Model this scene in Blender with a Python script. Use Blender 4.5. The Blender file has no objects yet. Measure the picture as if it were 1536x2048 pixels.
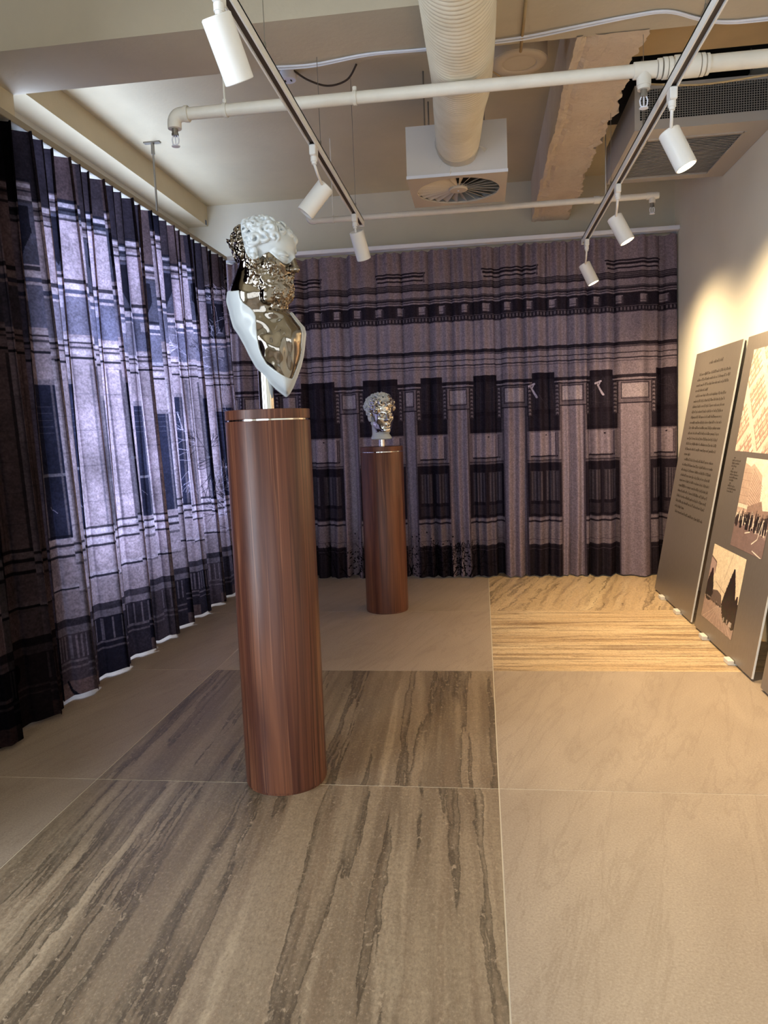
import bpy, math, random
import numpy as np
from mathutils import Vector, Matrix

random.seed(7); rng = np.random.default_rng(7)
C = bpy.context.scene.collection
S = bpy.context.scene

# ------------------------------------------------------------------ camera
def camera():
    f, pitch, yaw, roll = 1513.46, -0.109149, -0.131020, -0.037773
    cp, sp, cy, sy = math.cos(pitch), math.sin(pitch), math.cos(yaw), math.sin(yaw)
    fwd = Vector((sy*cp, cy*cp, sp)); right = Vector((cy, -sy, 0)); up = right.cross(fwd)
    cr, sr = math.cos(roll), math.sin(roll)
    r2 = cr*right + sr*up; u2 = -sr*right + cr*up
    m = Matrix((r2, u2, -fwd)).transposed().to_4x4(); m.translation = (0, 0, 1.4)
    cam = bpy.data.cameras.new('camera'); o = bpy.data.objects.new('camera', cam); C.objects.link(o)
    o.matrix_world = m
    cam.sensor_fit = 'VERTICAL'; cam.sensor_height = 36.0; cam.sensor_width = 27.0
    cam.lens = f/2048*36.0; cam.clip_start = 0.05; cam.clip_end = 100
    S.camera = o
camera()

# ------------------------------------------------------------------ light and exposure
def world():
    w = bpy.data.worlds.new('world'); S.world = w; w.use_nodes = True
    b = w.node_tree.nodes['Background']; b.inputs[0].default_value = (0.72, 0.84, 1.0, 1); b.inputs[1].default_value = 1.0
world()
def area(name, loc, rot, sx, sy, power, col):
    l = bpy.data.lights.new(name, 'AREA'); l.shape = 'RECTANGLE'; l.size = sx; l.size_y = sy; l.energy = power; l.color = col
    o = bpy.data.objects.new(name, l); C.objects.link(o); o.location = loc; o.rotation_euler = rot
    return o
R90 = math.pi/2
# daylight through the window behind the left curtain, through an uncurtained window beside the camera, the shop front behind it, and a window behind the back curtain
area('daylight_left_window', (-2.90, 5.15, 1.85), (0, -R90, 0), 2.4, 2.9, 150, (0.56, 0.70, 1.0))
area('daylight_near_window', (-2.90, 0.45, 1.75), (0, -R90, 0), 2.2, 2.1, 120, (0.78, 0.89, 1.0))
area('daylight_shop_front', (-0.75, -2.95, 1.55), (R90, 0, 0), 3.3, 2.3, 42, (0.88, 0.95, 1.0))
area('daylight_back_window', (-0.2, 7.40, 1.5), (-R90, 0, 0), 3.0, 2.2, 12, (0.75, 0.85, 1.0))
SPOT_POWER = 138; SPOT_COL = (1.0, 0.74, 0.42)
S.view_settings.view_transform = 'Standard'; S.view_settings.look = 'None'
S.view_settings.gamma = 1.0; S.view_settings.use_curve_mapping = False
S.view_settings.exposure = 0.52
S.cycles.use_denoising = True
S.cycles.max_bounces = 10; S.cycles.diffuse_bounces = 5; S.cycles.transparent_max_bounces = 8
S.cycles.sample_clamp_indirect = 6.0

# ------------------------------------------------------------------ materials
def s2l(c):
    return tuple(((v/12.92) if v <= 0.04045 else ((v+0.055)/1.055)**2.4) for v in c)
def rgb(r, g, b): return s2l((r/255, g/255, b/255))
class NT:
    def __init__(s, name):
        s.m = bpy.data.materials.new(name); s.m.use_nodes = True; s.t = s.m.node_tree
        s.b = s.t.nodes['Principled BSDF']; s.out = s.t.nodes['Material Output']
    def n(s, typ, **k):
        x = s.t.nodes.new(typ)
        for a, v in k.items():
            if a.startswith('_'): x.inputs[a[1:].replace('_', ' ')].default_value = v
            else: setattr(x, a, v)
        return x
    def l(s, a, b): s.t.links.new(a, b)
    def coord(s, scale=(1, 1, 1), rot=(0, 0, 0), loc=(0, 0, 0), kind='Object'):
        tc = s.n('ShaderNodeTexCoord'); mp = s.n('ShaderNodeMapping'); src = tc.outputs[kind]
        if any(rot):
            m0 = s.n('ShaderNodeMapping'); s.l(src, m0.inputs[0]); m0.inputs['Rotation'].default_value = rot; src = m0.outputs[0]
        s.l(src, mp.inputs[0])
        mp.inputs['Scale'].default_value = scale; mp.inputs['Location'].default_value = loc
        return mp.outputs[0]
    def noise(s, co, scale, detail=4, rough=.55, dist=0.0):
        x = s.n('ShaderNodeTexNoise'); s.l(co, x.inputs['Vector'])
        x.inputs['Scale'].default_value = scale; x.inputs['Detail'].default_value = detail
        x.inputs['Roughness'].default_value = rough; x.inputs['Distortion'].default_value = dist
        return x.outputs['Fac']
    def ramp(s, fac, stops, interp='LINEAR'):
        x = s.n('ShaderNodeValToRGB'); s.l(fac, x.inputs[0]); e = x.color_ramp.elements; x.color_ramp.interpolation = interp
        while len(e) < len(stops): e.new(.5)
        for i, (p, c) in enumerate(stops): e[i].position = p; e[i].color = (*c, 1) if len(c) == 3 else c
        return x.outputs[0]
    def mix(s, fac, a, b, mode='MIX'):
        x = s.n('ShaderNodeMix', data_type='RGBA', blend_type=mode)
        for sock, v in ((x.inputs[0], fac), (x.inputs[6], a), (x.inputs[7], b)):
            if isinstance(v, (int, float)): sock.default_value = v
            elif isinstance(v, tuple): sock.default_value = (*v, 1) if len(v) == 3 else v
            else: s.l(v, sock)
        return x.outputs[2]
    def bump(s, h, strength=.2, dist=.01):
        x = s.n('ShaderNodeBump'); s.l(h, x.inputs['Height']); x.inputs['Strength'].default_value = strength; x.inputs['Distance'].default_value = dist
        s.l(x.outputs[0], s.b.inputs['Normal'])
    def set(s, col=None, rough=None, metal=None, **k):
        if col is not None:
            if isinstance(col, tuple): s.b.inputs['Base Color'].default_value = (*col, 1)
            else: s.l(col, s.b.inputs['Base Color'])
        if rough is not None: s.b.inputs['Roughness'].default_value = rough
        if metal is not None: s.b.inputs['Metallic'].default_value = metal
        for a, v in k.items(): s.b.inputs[a.replace('_', ' ')].default_value = v
        return s.m
def paint(name, col, rough=.55, var=.06, scale=3.0, bump=.08, bscale=120, metal=0.0):
    m = NT(name); co = m.coord()
    c2 = tuple(v*(1-var*2.2) for v in col)
    m.set(m.mix(m.ramp(m.noise(co, scale, 5, .6), [(.35, (0, 0, 0)), (.7, (1, 1, 1))]), col, c2), rough, metal)
    if bump: m.bump(m.noise(co, bscale, 3), bump, .004)
    return m.m
M = {}
M['ceiling'] = paint('ceiling_plaster', rgb(202, 190, 162), .8, .05, 1.7, .25, 40)
M['wall'] = paint('wall_paint', rgb(202, 197, 181), .75, .03, 2.5, .06, 90); M['wall_lit'] = paint('lit_wall_paint', rgb(232, 227, 212), .7, .02, 2.5, .06, 90)  # lighter copy for the right wall, brightened in place of light falling there
M['beam'] = paint('beam_paint', rgb(194, 184, 165), .8, .05, 2.2, .3, 35)
M['tan'] = paint('tan_plaster', rgb(170, 146, 108), .8, .07, 2.5, .2, 60)
M['white'] = paint('white_paint', rgb(236, 235, 233), .4, .02, 4, 0)
M['rail'] = paint('white_rail', rgb(228, 232, 246), .4, .01, 4, 0)
M['rail_beige'] = paint('beige_rail', rgb(150, 142, 126), .6, .02, 4, 0)
M['pipe'] = paint('pipe_paint', rgb(226, 222, 214), .45, .04, 9, .1, 60)
M['dark'] = paint('near_black', rgb(16, 15, 14), .8, .05, 4, 0)
M['track_slot'] = paint('track_slot', rgb(70, 58, 50), .6, .05, 4, 0)
M['casing'] = paint('grey_casing', rgb(178, 172, 166), .5, .02, 3, 0)
M['diffuser'] = paint('diffuser_enamel', rgb(196, 184, 168), .45, .02, 3, 0)
M['plenum'] = paint('plenum_enamel', rgb(214, 212, 212), .45, .03, 2, .05, 20)
M['mesh_wire'] = paint('grille_wire', rgb(150, 144, 138), .5, .05, 20, 0)
M['steel'] = paint('zinc_steel', rgb(150, 146, 140), .35, .05, 30, 0, metal=.8)
M['block'] = paint('stop_block', rgb(226, 222, 212), .4, .02, 20, 0)
M['concrete'] = None
def concrete():
    m = NT('rough_concrete'); co = m.coord()
    n1 = m.noise(co, 2.5, 6, .6); n2 = m.noise(co, 30, 8, .7)
    c = m.mix(m.ramp(n2, [(.56, (0, 0, 0)), (.8, (.5, .5, .5))]), m.ramp(n1, [(.3, rgb(206, 186, 166)), (.7, rgb(222, 206, 186))]), rgb(160, 138, 118))
    m.set(c, .9); m.bump(n2, .7, .02); return m.m
M['concrete'] = concrete()
def chrome(name='polished_chrome', rough=.06, col=(.66, .63, .60), bumpy=0):
    m = NT(name); m.set(col, rough, 1.0)
    if bumpy: m.bump(m.noise(m.coord(), 60, 2), bumpy, .01)
    return m.m
M['chrome'] = chrome(rough=.07, col=(.28, .245, .205)); M['chrome_face'] = chrome('silver_chrome', .07, (.58, .57, .56)); M['chrome_post'] = chrome('chrome_post', .1, (.75, .74, .72))
def resin():
    m = NT('white_resin'); m.set((.58, .62, .65), .34); m.b.inputs['Coat Weight'].default_value = .3; return m.m
M['resin'] = resin()
def walnut(seed):
    m = NT('walnut_veneer'); co = m.coord((1, 1, .05), loc=(seed*3.1, seed, 0))
    a = m.noise(co, 7, 4, .55, .3); b = m.noise(m.coord((1, 1, .006), loc=(seed, 2, 0)), 95, 3, .6); c = m.noise(m.coord((1, 1, .012), loc=(seed, 5, 0)), 30, 3, .5); d = m.noise(m.coord((1, 1, .02), loc=(seed, 8, 0)), 15, 2, .5)
    base = m.ramp(a, [(.30, rgb(84, 48, 36)), (.42, rgb(108, 64, 47)), (.50, rgb(82, 46, 36)), (.60, rgb(122, 76, 54)), (.74, rgb(96, 56, 42))])
    base = m.mix(m.ramp(d, [(.56, (0, 0, 0)), (.60, (.7, .7, .7)), (.63, (0, 0, 0))]), base, rgb(58, 30, 24))
    base = m.mix(m.ramp(c, [(.585, (0, 0, 0)), (.605, (.42, .42, .42)), (.625, (0, 0, 0))]), base, rgb(164, 112, 84))
    col = m.mix(m.ramp(b, [(.34, (.42, .42, .42)), (.52, (0, 0, 0))]), base, rgb(58, 31, 24))
    m.set(col, .38); m.b.inputs['Coat Weight'].default_value = .06; m.b.inputs['Specular IOR Level'].default_value = .35; m.b.inputs['Coat Roughness'].default_value = .3
    m.bump(b, .05, .003); return m.m
def glow(name, col, strength):
    m = NT(name); m.set((.9, .9, .9), .4); m.b.inputs['Emission Color'].default_value = (*col, 1); m.b.inputs['Emission Strength'].default_value = strength; return m.m
M['lamp_on'] = glow('lit_lens', (1.0, .80, .45), 14.0)
M['lamp_off'] = paint('unlit_lens', rgb(120, 118, 116), .3, .02, 9, 0)
def panel_metal():
    m = NT('brushed_grey_metal'); n = m.noise(m.coord((1, 1, .03)), 160, 3)
    m.set(m.ramp(n, [(.3, rgb(142, 134, 127)), (.7, rgb(152, 143, 136))]), .34, .62); return m.m
M['panel'] = panel_metal()
M['panel_edge'] = paint('bright_panel_edge', rgb(236, 234, 228), .3, .01, 9, 0, metal=.2)
M['ink'] = paint('grey_ink', rgb(62, 53, 47), .7, .02, 9, 0)
M['duct'] = None
def duct_m():
    m = NT('cream_duct_film'); co = m.coord(); n = m.noise(co, 6, 5)
    m.set(m.ramp(n, [(.3, rgb(206, 196, 174)), (.7, rgb(224, 216, 198))]), .5); m.bump(m.noise(co, 40, 4), .12, .01); return m.m
M['duct'] = duct_m()
def film():
    m = NT('clear_collar_tape'); m.set(rgb(205, 200, 190), .25); m.b.inputs['Alpha'].default_value = .45; return m.m
M['film'] = film()
def glass():
    m = NT('window_glass'); t = m.n('ShaderNodeBsdfTransparent'); g = m.n('ShaderNodeBsdfGlossy'); g.inputs['Roughness'].default_value = .02
    f = m.n('ShaderNodeMixShader'); f.inputs[0].default_value = .06
    m.l(t.outputs[0], f.inputs[1]); m.l(g.outputs[0], f.inputs[2]); m.l(f.outputs[0], m.out.inputs['Surface']); return m.m
M['glass'] = glass()

def stone(name, kind, seed):
    """large format porcelain tiles: 'vein' runs along Y, 'cross' along X, 'plain' is a soft beige stone"""
    m = NT(name); rot = R90 if kind == 'cross' else 0
    L = (seed*7.3, seed*3.7, 0)
    warp = .05 if kind == 'slant' else 0
    rz = rot + {'slant': .28, 'vein_a': -.05, 'vein_b': -.03}.get(kind, 0)
    if kind == 'plain' or kind == 'grey':
        a = m.noise(m.coord((1, .35, 1), (0, 0, .35), L), 4.5, 6, .6, .6); g = m.noise(m.coord(), 140, 4, .7)
        v = m.noise(m.coord((2.6, .3, 1), (0, 0, .3), L), 2.2, 6, .65, .8)
        c0, c1 = (rgb(160, 142, 124), rgb(174, 156, 137)) if kind == 'plain' else (rgb(158, 140, 122), rgb(172, 154, 136))
        c = m.ramp(a, [(.3, c0), (.7, c1)])
        c = m.mix(m.ramp(v, [(.46, (0, 0, 0)), (.5, (.26, .26, .26)), (.515, (0, 0, 0))]), c, rgb(128, 108, 90))
        c = m.mix(m.ramp(g, [(.30, (.42, .42, .42)), (.52, (0, 0, 0))]), c, rgb(112, 95, 80)); c = m.mix(m.ramp(g, [(.55, (0, 0, 0)), (.75, (.35, .35, .35))]), c, rgb(214, 198, 178))
        m.set(c, .42); m.bump(g, .06, .003); return m.m
    def warped(sy, rz_, off, amt):
        """coordinates stretched along the veins, with a slow sideways wander"""
        tc = m.n('ShaderNodeTexCoord'); m0 = m.n('ShaderNodeMapping'); m.l(tc.outputs['Object'], m0.inputs[0]); m0.inputs['Rotation'].default_value = (0, 0, rz_)
        nz = m.n('ShaderNodeTexNoise'); m.l(m0.outputs[0], nz.inputs[0]); nz.inputs['Scale'].default_value = 3.2; nz.inputs['Detail'].default_value = 10; nz.inputs['Roughness'].default_value = .70
        sb = m.n('ShaderNodeVectorMath', operation='SUBTRACT'); m.l(nz.outputs['Color'], sb.inputs[0]); sb.inputs[1].default_value = (.5, .5, .5)
        sc = m.n('ShaderNodeVectorMath', operation='SCALE'); m.l(sb.outputs[0], sc.inputs[0]); sc.inputs['Scale'].default_value = amt
        ad = m.n('ShaderNodeVectorMath', operation='ADD'); m.l(m0.outputs[0], ad.inputs[0]); m.l(sc.outputs[0], ad.inputs[1])
        mp = m.n('ShaderNodeMapping'); m.l(ad.outputs[0], mp.inputs[0]); mp.inputs['Scale'].default_value = (1, sy, 1); mp.inputs['Location'].default_value = off
        return mp.outputs[0]
    am = {'cross': .018, 'slant': .10}.get(kind, .034)
    f1 = m.noise(warped(.05, rz, L, am), 4.2, 5, .55)
    f2 = m.noise(warped(.04, rz, (L[1], L[0], 0), am*1.3), 3.6 if kind != 'cross' else 5.0, 5, .6)
    f3 = m.noise(warped(.06, rz, (L[1]+4, L[0], 0), am*.8), 17, 5, .6)
    f4 = m.noise(warped(.035, rz, (L[1]+9, L[0], 0), am), 9, 3, .5)
    g = m.noise(m.coord((1, .6, 1), (0, 0, rz)), 42, 8, .72, .3)
    if kind == 'cross':
        base = m.ramp(f1, [(.28, rgb(176, 146, 108)), (.40, rgb(218, 192, 154)), (.5, rgb(200, 170, 130)), (.6, rgb(224, 200, 162)), (.72, rgb(188, 158, 118))])
        dk = rgb(128, 100, 70); fa = .55
    elif kind == 'slant':
        base = m.ramp(f1, [(.28, rgb(176, 146, 110)), (.42, rgb(210, 182, 144)), (.55, rgb(196, 168, 130)), (.7, rgb(216, 192, 154))])
        dk = rgb(92, 76, 58); fa = .5
    else:
        base = m.ramp(f1, [(.25, rgb(108, 92, 75)), (.37, rgb(143, 125, 103)), (.46, rgb(121, 104, 85)), (.55, rgb(152, 133, 110)), (.66, rgb(129, 111, 92)), (.78, rgb(150, 131, 109))])
        dk = rgb(54, 46, 37); fa = .44
    c = m.mix(m.ramp(f3, [(.36, (fa, fa, fa)), (.47, (0, 0, 0)), (.60, (0, 0, 0)), (.70, (fa*.7,)*3)]), base, rgb(116, 95, 76))
    c = m.mix(m.ramp(f4, [(.60, (0, 0, 0)), (.66, (.28, .28, .28)), (.72, (0, 0, 0))]), c, rgb(214, 192, 162))
    v1 = m.ramp(f2, [(.385, (0, 0, 0)), (.415, (.55, .55, .55)), (.434, (1, 1, 1)), (.440, (.12, .12, .12)), (.50, (0, 0, 0)), (.552, (0, 0, 0)), (.558, (1, 1, 1)), (.575, (.5, .5, .5)), (.605, (0, 0, 0))])
    vm = m.n('ShaderNodeMath', operation='MULTIPLY'); m.l(v1, vm.inputs[0]); m.l(m.ramp(g, [(.30, (1, 1, 1)), (.66, (.55, .55, .55))]), vm.inputs[1])
    c = m.mix(vm.outputs[0], c, dk)
    c = m.mix(m.ramp(g, [(.36, (.30, .30, .30)), (.52, (0, 0, 0))]), c, rgb(108, 90, 72))
    dots = m.n('ShaderNodeMath', operation='MULTIPLY'); m.l(m.ramp(m.noise(m.coord((1, .6, 1), (0, 0, rz)), 55, 3, .6, .6), [(.60, (0, 0, 0)), (.68, (.6, .6, .6))]), dots.inputs[0]); m.l(m.ramp(f2, [(.38, (.15, .15, .15)), (.43, (1, 1, 1)), (.47, (.15, .15, .15)), (.57, (.9, .9, .9)), (.62, (.1, .1, .1))]), dots.inputs[1])
    c = m.mix(dots.outputs[0], c, rgb(188, 166, 140))
    gr = m.noise(m.coord((1, .6, 1), (0, 0, rz)), 120, 6, .75)
    c = m.mix(m.ramp(gr, [(.32, (.5, .5, .5)), (.5, (0, 0, 0))]), c, rgb(92, 76, 60)); c = m.mix(m.ramp(gr, [(.54, (0, 0, 0)), (.72, (.4, .4, .4))]), c, rgb(204, 182, 154))
    m.set(c, .36); m.bump(g, .05, .003)
    return m.m

# ------------------------------------------------------------------ mesh helpers
class MB:
    def __init__(s): s.v = []; s.f = []; s.mi = []
    def add(s, vs, fs, mi=0):
        b = len(s.v); s.v += [tuple(p) for p in vs]; s.f += [tuple(i+b for i in f) for f in fs]; s.mi += [mi]*len(fs); return s
    def box(s, x0, x1, y0, y1, z0, z1, mi=0, bev=0):
        if bev:
            b = bev
            V = [];
            for z, q in ((z0, b), (z0+b, 0), (z1-b, 0), (z1, b)):
                for ex, ey in ((x0, y0), (x1, y0), (x1, y1), (x0, y1)):
                    sx = 1 if ex == x0 else -1; sy = 1 if ey == y0 else -1
                    if ex == x0 and ey == y0: P = [(0, b), (b, 0)]
                    elif ex == x1 and ey == y0: P = [(b, 0), (0, b)]
                    elif ex == x1 and ey == y1: P = [(0, b), (b, 0)]
                    else: P = [(b, 0), (0, b)]
                    for px, py in P: V.append((ex+sx*(px+q), ey+sy*(py+q), z))
            F = []
            for k in range(3):
                for i in range(8):
                    F.append((k*8+i, k*8+(i+1) % 8, (k+1)*8+(i+1) % 8, (k+1)*8+i))
            F.append(tuple(range(7, -1, -1))); F.append(tuple(range(24, 32)))
            return s.add(V, F, mi)
        V = [(x, y, z) for z in (z0, z1) for x, y in ((x0, y0), (x1, y0), (x1, y1), (x0, y1))]
        return s.add(V, [(3, 2, 1, 0), (4, 5, 6, 7), (0, 1, 5, 4), (1, 2, 6, 5), (2, 3, 7, 6), (3, 0, 4, 7)], mi)
    def tube(s, path, r, seg=12, caps=True, mi=0):
        path = [Vector(p) for p in path]; n = len(path); rs = r if isinstance(r, (list, tuple)) else [r]*n
        V = []; F = []; prev = None
        for i, p in enumerate(path):
            t = (path[min(i+1, n-1)]-path[max(i-1, 0)]).normalized()
            if prev is None:
                a = Vector((0, 0, 1)) if abs(t.z) < .9 else Vector((1, 0, 0)); u = t.cross(a).normalized()
            else:
                u = (prev - t*prev.dot(t)).normalized()
            prev = u; w = t.cross(u)
            for k in range(seg):
                an = 2*math.pi*k/seg; V.append(p + (u*math.cos(an)+w*math.sin(an))*rs[i])
        for i in range(n-1):
            for k in range(seg):
                F.append((i*seg+k, i*seg+(k+1) % seg, (i+1)*seg+(k+1) % seg, (i+1)*seg+k))
        if caps: F.append(tuple(range(seg-1, -1, -1))); F.append(tuple((n-1)*seg+k for k in range(seg)))
        return s.add(V, F, mi)
    def lathe(s, c, prof, seg=48, mi=0, cap=True):
        V = []; F = []; n = len(prof)
        for r, z in prof:
            for k in range(seg):
                a = 2*math.pi*k/seg; V.append((c[0]+r*math.cos(a), c[1]+r*math.sin(a), c[2]+z))
        for i in range(n-1):
            for k in range(seg):
                F.append((i*seg+k, i*seg+(k+1) % seg, (i+1)*seg+(k+1) % seg, (i+1)*seg+k))
        if cap: F.append(tuple(range(seg-1, -1, -1))); F.append(tuple((n-1)*seg+k for k in range(seg)))
        return s.add(V, F, mi)
def rootloc(p):
    v = Vector((0, 0, 0))
    while p is not None: v += p.location; p = p.parent
    return v
def obj(name, mb, mats, parent=None, smooth=False, local=False, angle=None):
    me = bpy.data.meshes.new(name)
    off = Vector((0, 0, 0)) if (local or parent is None) else rootloc(parent)
    me.from_pydata([(v[0]-off.x, v[1]-off.y, v[2]-off.z) for v in mb.v], [], mb.f)
    mats = mats if isinstance(mats, (list, tuple)) else [mats]
    for m in mats: me.materials.append(m)
    if len(mats) > 1: me.polygons.foreach_set('material_index', mb.mi)
    if smooth: me.polygons.foreach_set('use_smooth', [True]*len(me.polygons))
    me.update()
    if angle: me.set_sharp_from_angle(angle=math.radians(angle))
    o = bpy.data.objects.new(name, me); C.objects.link(o)
    if parent is not None: o.parent = parent
    return o
def tag(o, label, cat, group=None):
    o['label'] = label; o['category'] = cat
    if group: o['group'] = group
    return o
def thing(name, label, cat, loc=(0, 0, 0), group=None):
    o = bpy.data.objects.new(name, None); o.empty_display_size = .1; C.objects.link(o); o.location = loc
    return tag(o, label, cat, group)
def struct(name, mb, m, label=None, parent=None, smooth=False):
    o = obj(name, mb, m, parent, smooth)
    if parent is None:
        o['kind'] = 'structure'
        if label: o['label'] = label
    return o
def arr_obj(name, V, F, mats, parent=None, uv=None, off=(0, 0, 0), smooth=True):
    """fast mesh from numpy arrays (quads)"""
    me = bpy.data.meshes.new(name); V = np.asarray(V, np.float32)-np.asarray(off, np.float32); F = np.asarray(F, np.int32)
    me.vertices.add(len(V)); me.vertices.foreach_set('co', V.ravel())
    me.loops.add(F.size); me.loops.foreach_set('vertex_index', F.ravel())
    me.polygons.add(len(F)); me.polygons.foreach_set('loop_start', np.arange(0, F.size, 4, dtype=np.int32))
    if smooth: me.polygons.foreach_set('use_smooth', np.ones(len(F), bool))
    if uv is not None:
        l = me.uv_layers.new(name='UVMap'); l.data.foreach_set('uv', np.asarray(uv, np.float32)[F.ravel()].ravel())
    me.materials.append(mats); me.update(calc_edges=True); me.validate()
    o = bpy.data.objects.new(name, me); C.objects.link(o)
    if parent is not None: o.parent = parent
    return o

# ------------------------------------------------------------------ room shell
XL, XR, YB, YF, ZC = -2.71, 1.724, 7.15, -2.8, 3.55
def shell():
    f = MB().box(XL-.3, XR+.2, YF-.2, YB+.25, -.15, -.0012)
    floor = struct('floor', f, paint('grout', rgb(204, 192, 172), .8, .02, 5, 0), 'stone tile floor with pale grout lines')
    xs = [XL-.02, -1.616, .036, XR]; ys = [-2.8, -1.449, -.025, 1.399, 2.823, 4.249, 5.671, YB]
    kinds = {(1, 3): ('vein_a', 1.37), (1, 4): ('vein_b', 2.6), (1, 2): ('vein_b', 5.1), (2, 5): ('cross', 3.3), (2, 6): ('slant', 1.3)}
    for i in range(3):
        for j in range(7):
            k, sd = kinds.get((i, j), (('grey' if i == 0 else 'plain'), i*7+j+.5))
            g = .0024
            b = MB().box(xs[i]+g, xs[i+1]-g, ys[j]+g, ys[j+1]-g, -.012, 0, bev=.0005)
            obj('tile', b, stone('porcelain_'+k, k, sd), floor)
    c = MB().box(XL-.3, XR+.2, YF-.2, YB+.25, ZC, ZC+.15); struct('ceiling', c, M['ceiling'], 'beige painted concrete ceiling')
    def wall_x(x0, x1, wins, name):
        b = MB(); y = YF-.2
        for (a, c_, z0, z1) in wins:
            b.box(x0, x1, y, a, 0, ZC); b.box(x0, x1, a, c_, 0, z0); b.box(x0, x1, a, c_, z1, ZC); y = c_
        b.box(x0, x1, y, YB+.25, 0, ZC); struct(name, b, M['wall_lit' if name == 'wall_right' else 'wall'])
    wall_x(XL-.2, XL, [(-.65, 1.55, .6, 2.9), (3.68, 6.62, .62, 3.1)], 'wall_left')
    wall_x(XR, XR+.2, [], 'wall_right')
    def wall_y(y0, y1, wins, name):
        b = MB(); x = XL-.2
        for (a, c_, z0, z1) in wins:
            b.box(x, a, y0, y1, 0, ZC); b.box(a, c_, y0, y1, 0, z0); b.box(a, c_, y0, y1, z1, ZC); x = c_
        b.box(x, XR+.2, y0, y1, 0, ZC); struct(name, b, M['wall'])
    wall_y(YB, YB+.2, [(-1.7, 1.3, .4, 2.6)], 'wall_back')
    wall_y(YF-.2, YF, [(-2.55, 1.05, .12, 2.85)], 'wall_front')
    def window(name, x0, x1, y0, y1, z0, z1, nmul):
        fr = MB(); t = .05
        along_y = (y1-y0) > (x1-x0)
        n0, n1 = (y0, y1) if along_y else (x0, x1)
        def bx(a, b, c, d):
            if along_y: fr.box(x0, x1, a, b, c, d)
            else: fr.box(a, b, y0, y1, c, d)
        bx(n0, n1, z0, z0+t); bx(n0, n1, z1-t, z1)
        for k in range(nmul+1):
            p = n0+(n1-n0-t)*k/nmul; bx(p, p+t, z0+t, z1-t)
        w = struct(name, fr, M['white'])
        for k in range(nmul):
            a = n0+(n1-n0-t)*k/nmul+t; b = n0+(n1-n0-t)*(k+1)/nmul; g = MB()
            if along_y: xm = (x0+x1)/2; g.box(xm-.004, xm+.004, a, b, z0+t, z1-t)
            else: ym = (y0+y1)/2; g.box(a, b, ym-.004, ym+.004, z0+t, z1-t)
            obj('pane', g, M['glass'], w)
    window('window_1', XL-.14, XL-.07, 3.68, 6.62, .62, 3.1, 3)
    window('window_4', XL-.14, XL-.07, -.65, 1.55, .6, 2.9, 2)
    window('window_2', -1.7, 1.3, YB+.07, YB+.14, .4, 2.6, 3)
    window('window_3', -2.55, 1.05, YF-.14, YF-.07, .12, 2.85, 3)
    # dropped beams
    struct('ceiling_beam', MB().box(XL, XR, 3.462, 3.885, 3.20, ZC), M['beam'], 'painted cross beam over the middle of the room')
    struct('ceiling_beam', MB().box(XL, -2.518, 3.885, YB, 3.365, ZC), M['ceiling'], 'boxed beam along the top of the window wall')
    struct('pier', MB().box(XL, -2.375, 3.30, 3.884, 0, 3.20), M['ceiling'], 'pier under the cross beam at the window wall')
    struct('ceiling_panel', MB().box(.80, XR, 3.885, 4.30, 3.27, ZC), M['tan'], 'tan plaster soffit in the right hand bay')
    struct('ceiling_shade_panel', MB().box(.80, XR, 4.30, 5.95, 3.535, ZC), M['dark'], 'dark painted panel standing in for shade above the air conditioner')  # sheet under the ceiling whose dark colour stands in for shade
    # rough broken concrete beam
    ys = np.linspace(3.868, YB, 150); V = []; F = []
    def rag(n, a, sm):
        r = rng.normal(size=n); k = np.ones(sm)/sm; r = np.convolve(r, k, 'same'); return a*r/np.abs(r).max()
    prof_n = 14; offs = [rag(150, .03, 9)+rag(150, .014, 3), rag(150, .035, 11)+rag(150, .016, 3)]
    nzs = [rag(150, .012, 4) for _ in range(prof_n)]
    for i, y in enumerate(ys):
        edge = 1.0 if 3.9 < y < 7.1 else .3
        xl = .490+offs[0][i]*.35*edge; xr = .815+offs[1][i]*edge
        z0 = 3.195
        P = [(.492, ZC), (.492, 3.25), (xl, 3.225)]
        for k in range(prof_n):
            t = k/(prof_n-1); lip = .022*math.exp(-(t/.10)**2)*0+.012*math.exp(-((t-.16)/.05)**2)
            P.append((xl+(xr-xl)*t, z0+nzs[k][i]*(1.2 if t < .25 or t > .85 else .3)+lip*(.4+abs(rng.normal())*.5)))
        P += [(xr-.01+.01*rng.normal(), 3.235), (.79, 3.28), (.79, ZC)]
        for x, z in P: V.append((x, y, z))
    n = prof_n+6
    for i in range(149):
        for k in range(n-1): F.append((i*n+k, (i+1)*n+k, (i+1)*n+k+1, i*n+k+1))
    b = MB().add(V, F); struct('ceiling_beam', b, M['concrete'], 'rough broken concrete beam running to the back wall')
shell()

# ------------------------------------------------------------------ numpy drawing
def octave(h, w, cells, seed):
    r = np.random.default_rng(seed); out = np.zeros((h, w), np.float32); amp = 1; tot = 0
    for c in cells:
        gh, gw = max(2, int(h/c[1])+2), max(2, int(w/c[0])+2); g = r.random((gh, gw)).astype(np.float32)
        yy = np.linspace(0, gh-1.001, h); xx = np.linspace(0, gw-1.001, w); y0 = yy.astype(int); x0 = xx.astype(int)
        fy = (yy-y0)[:, None].astype(np.float32); fx = (xx-x0)[None].astype(np.float32); fy = fy*fy*(3-2*fy); fx = fx*fx*(3-2*fx)
        a = g[y0][:, x0]; b_ = g[y0][:, x0+1]; c_ = g[y0+1][:, x0]; d = g[y0+1][:, x0+1]
        out += amp*((a*(1-fx)+b_*fx)*(1-fy)+(c_*(1-fx)+d*fx)*fy); tot += amp; amp *= .6
    return out/tot
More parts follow.
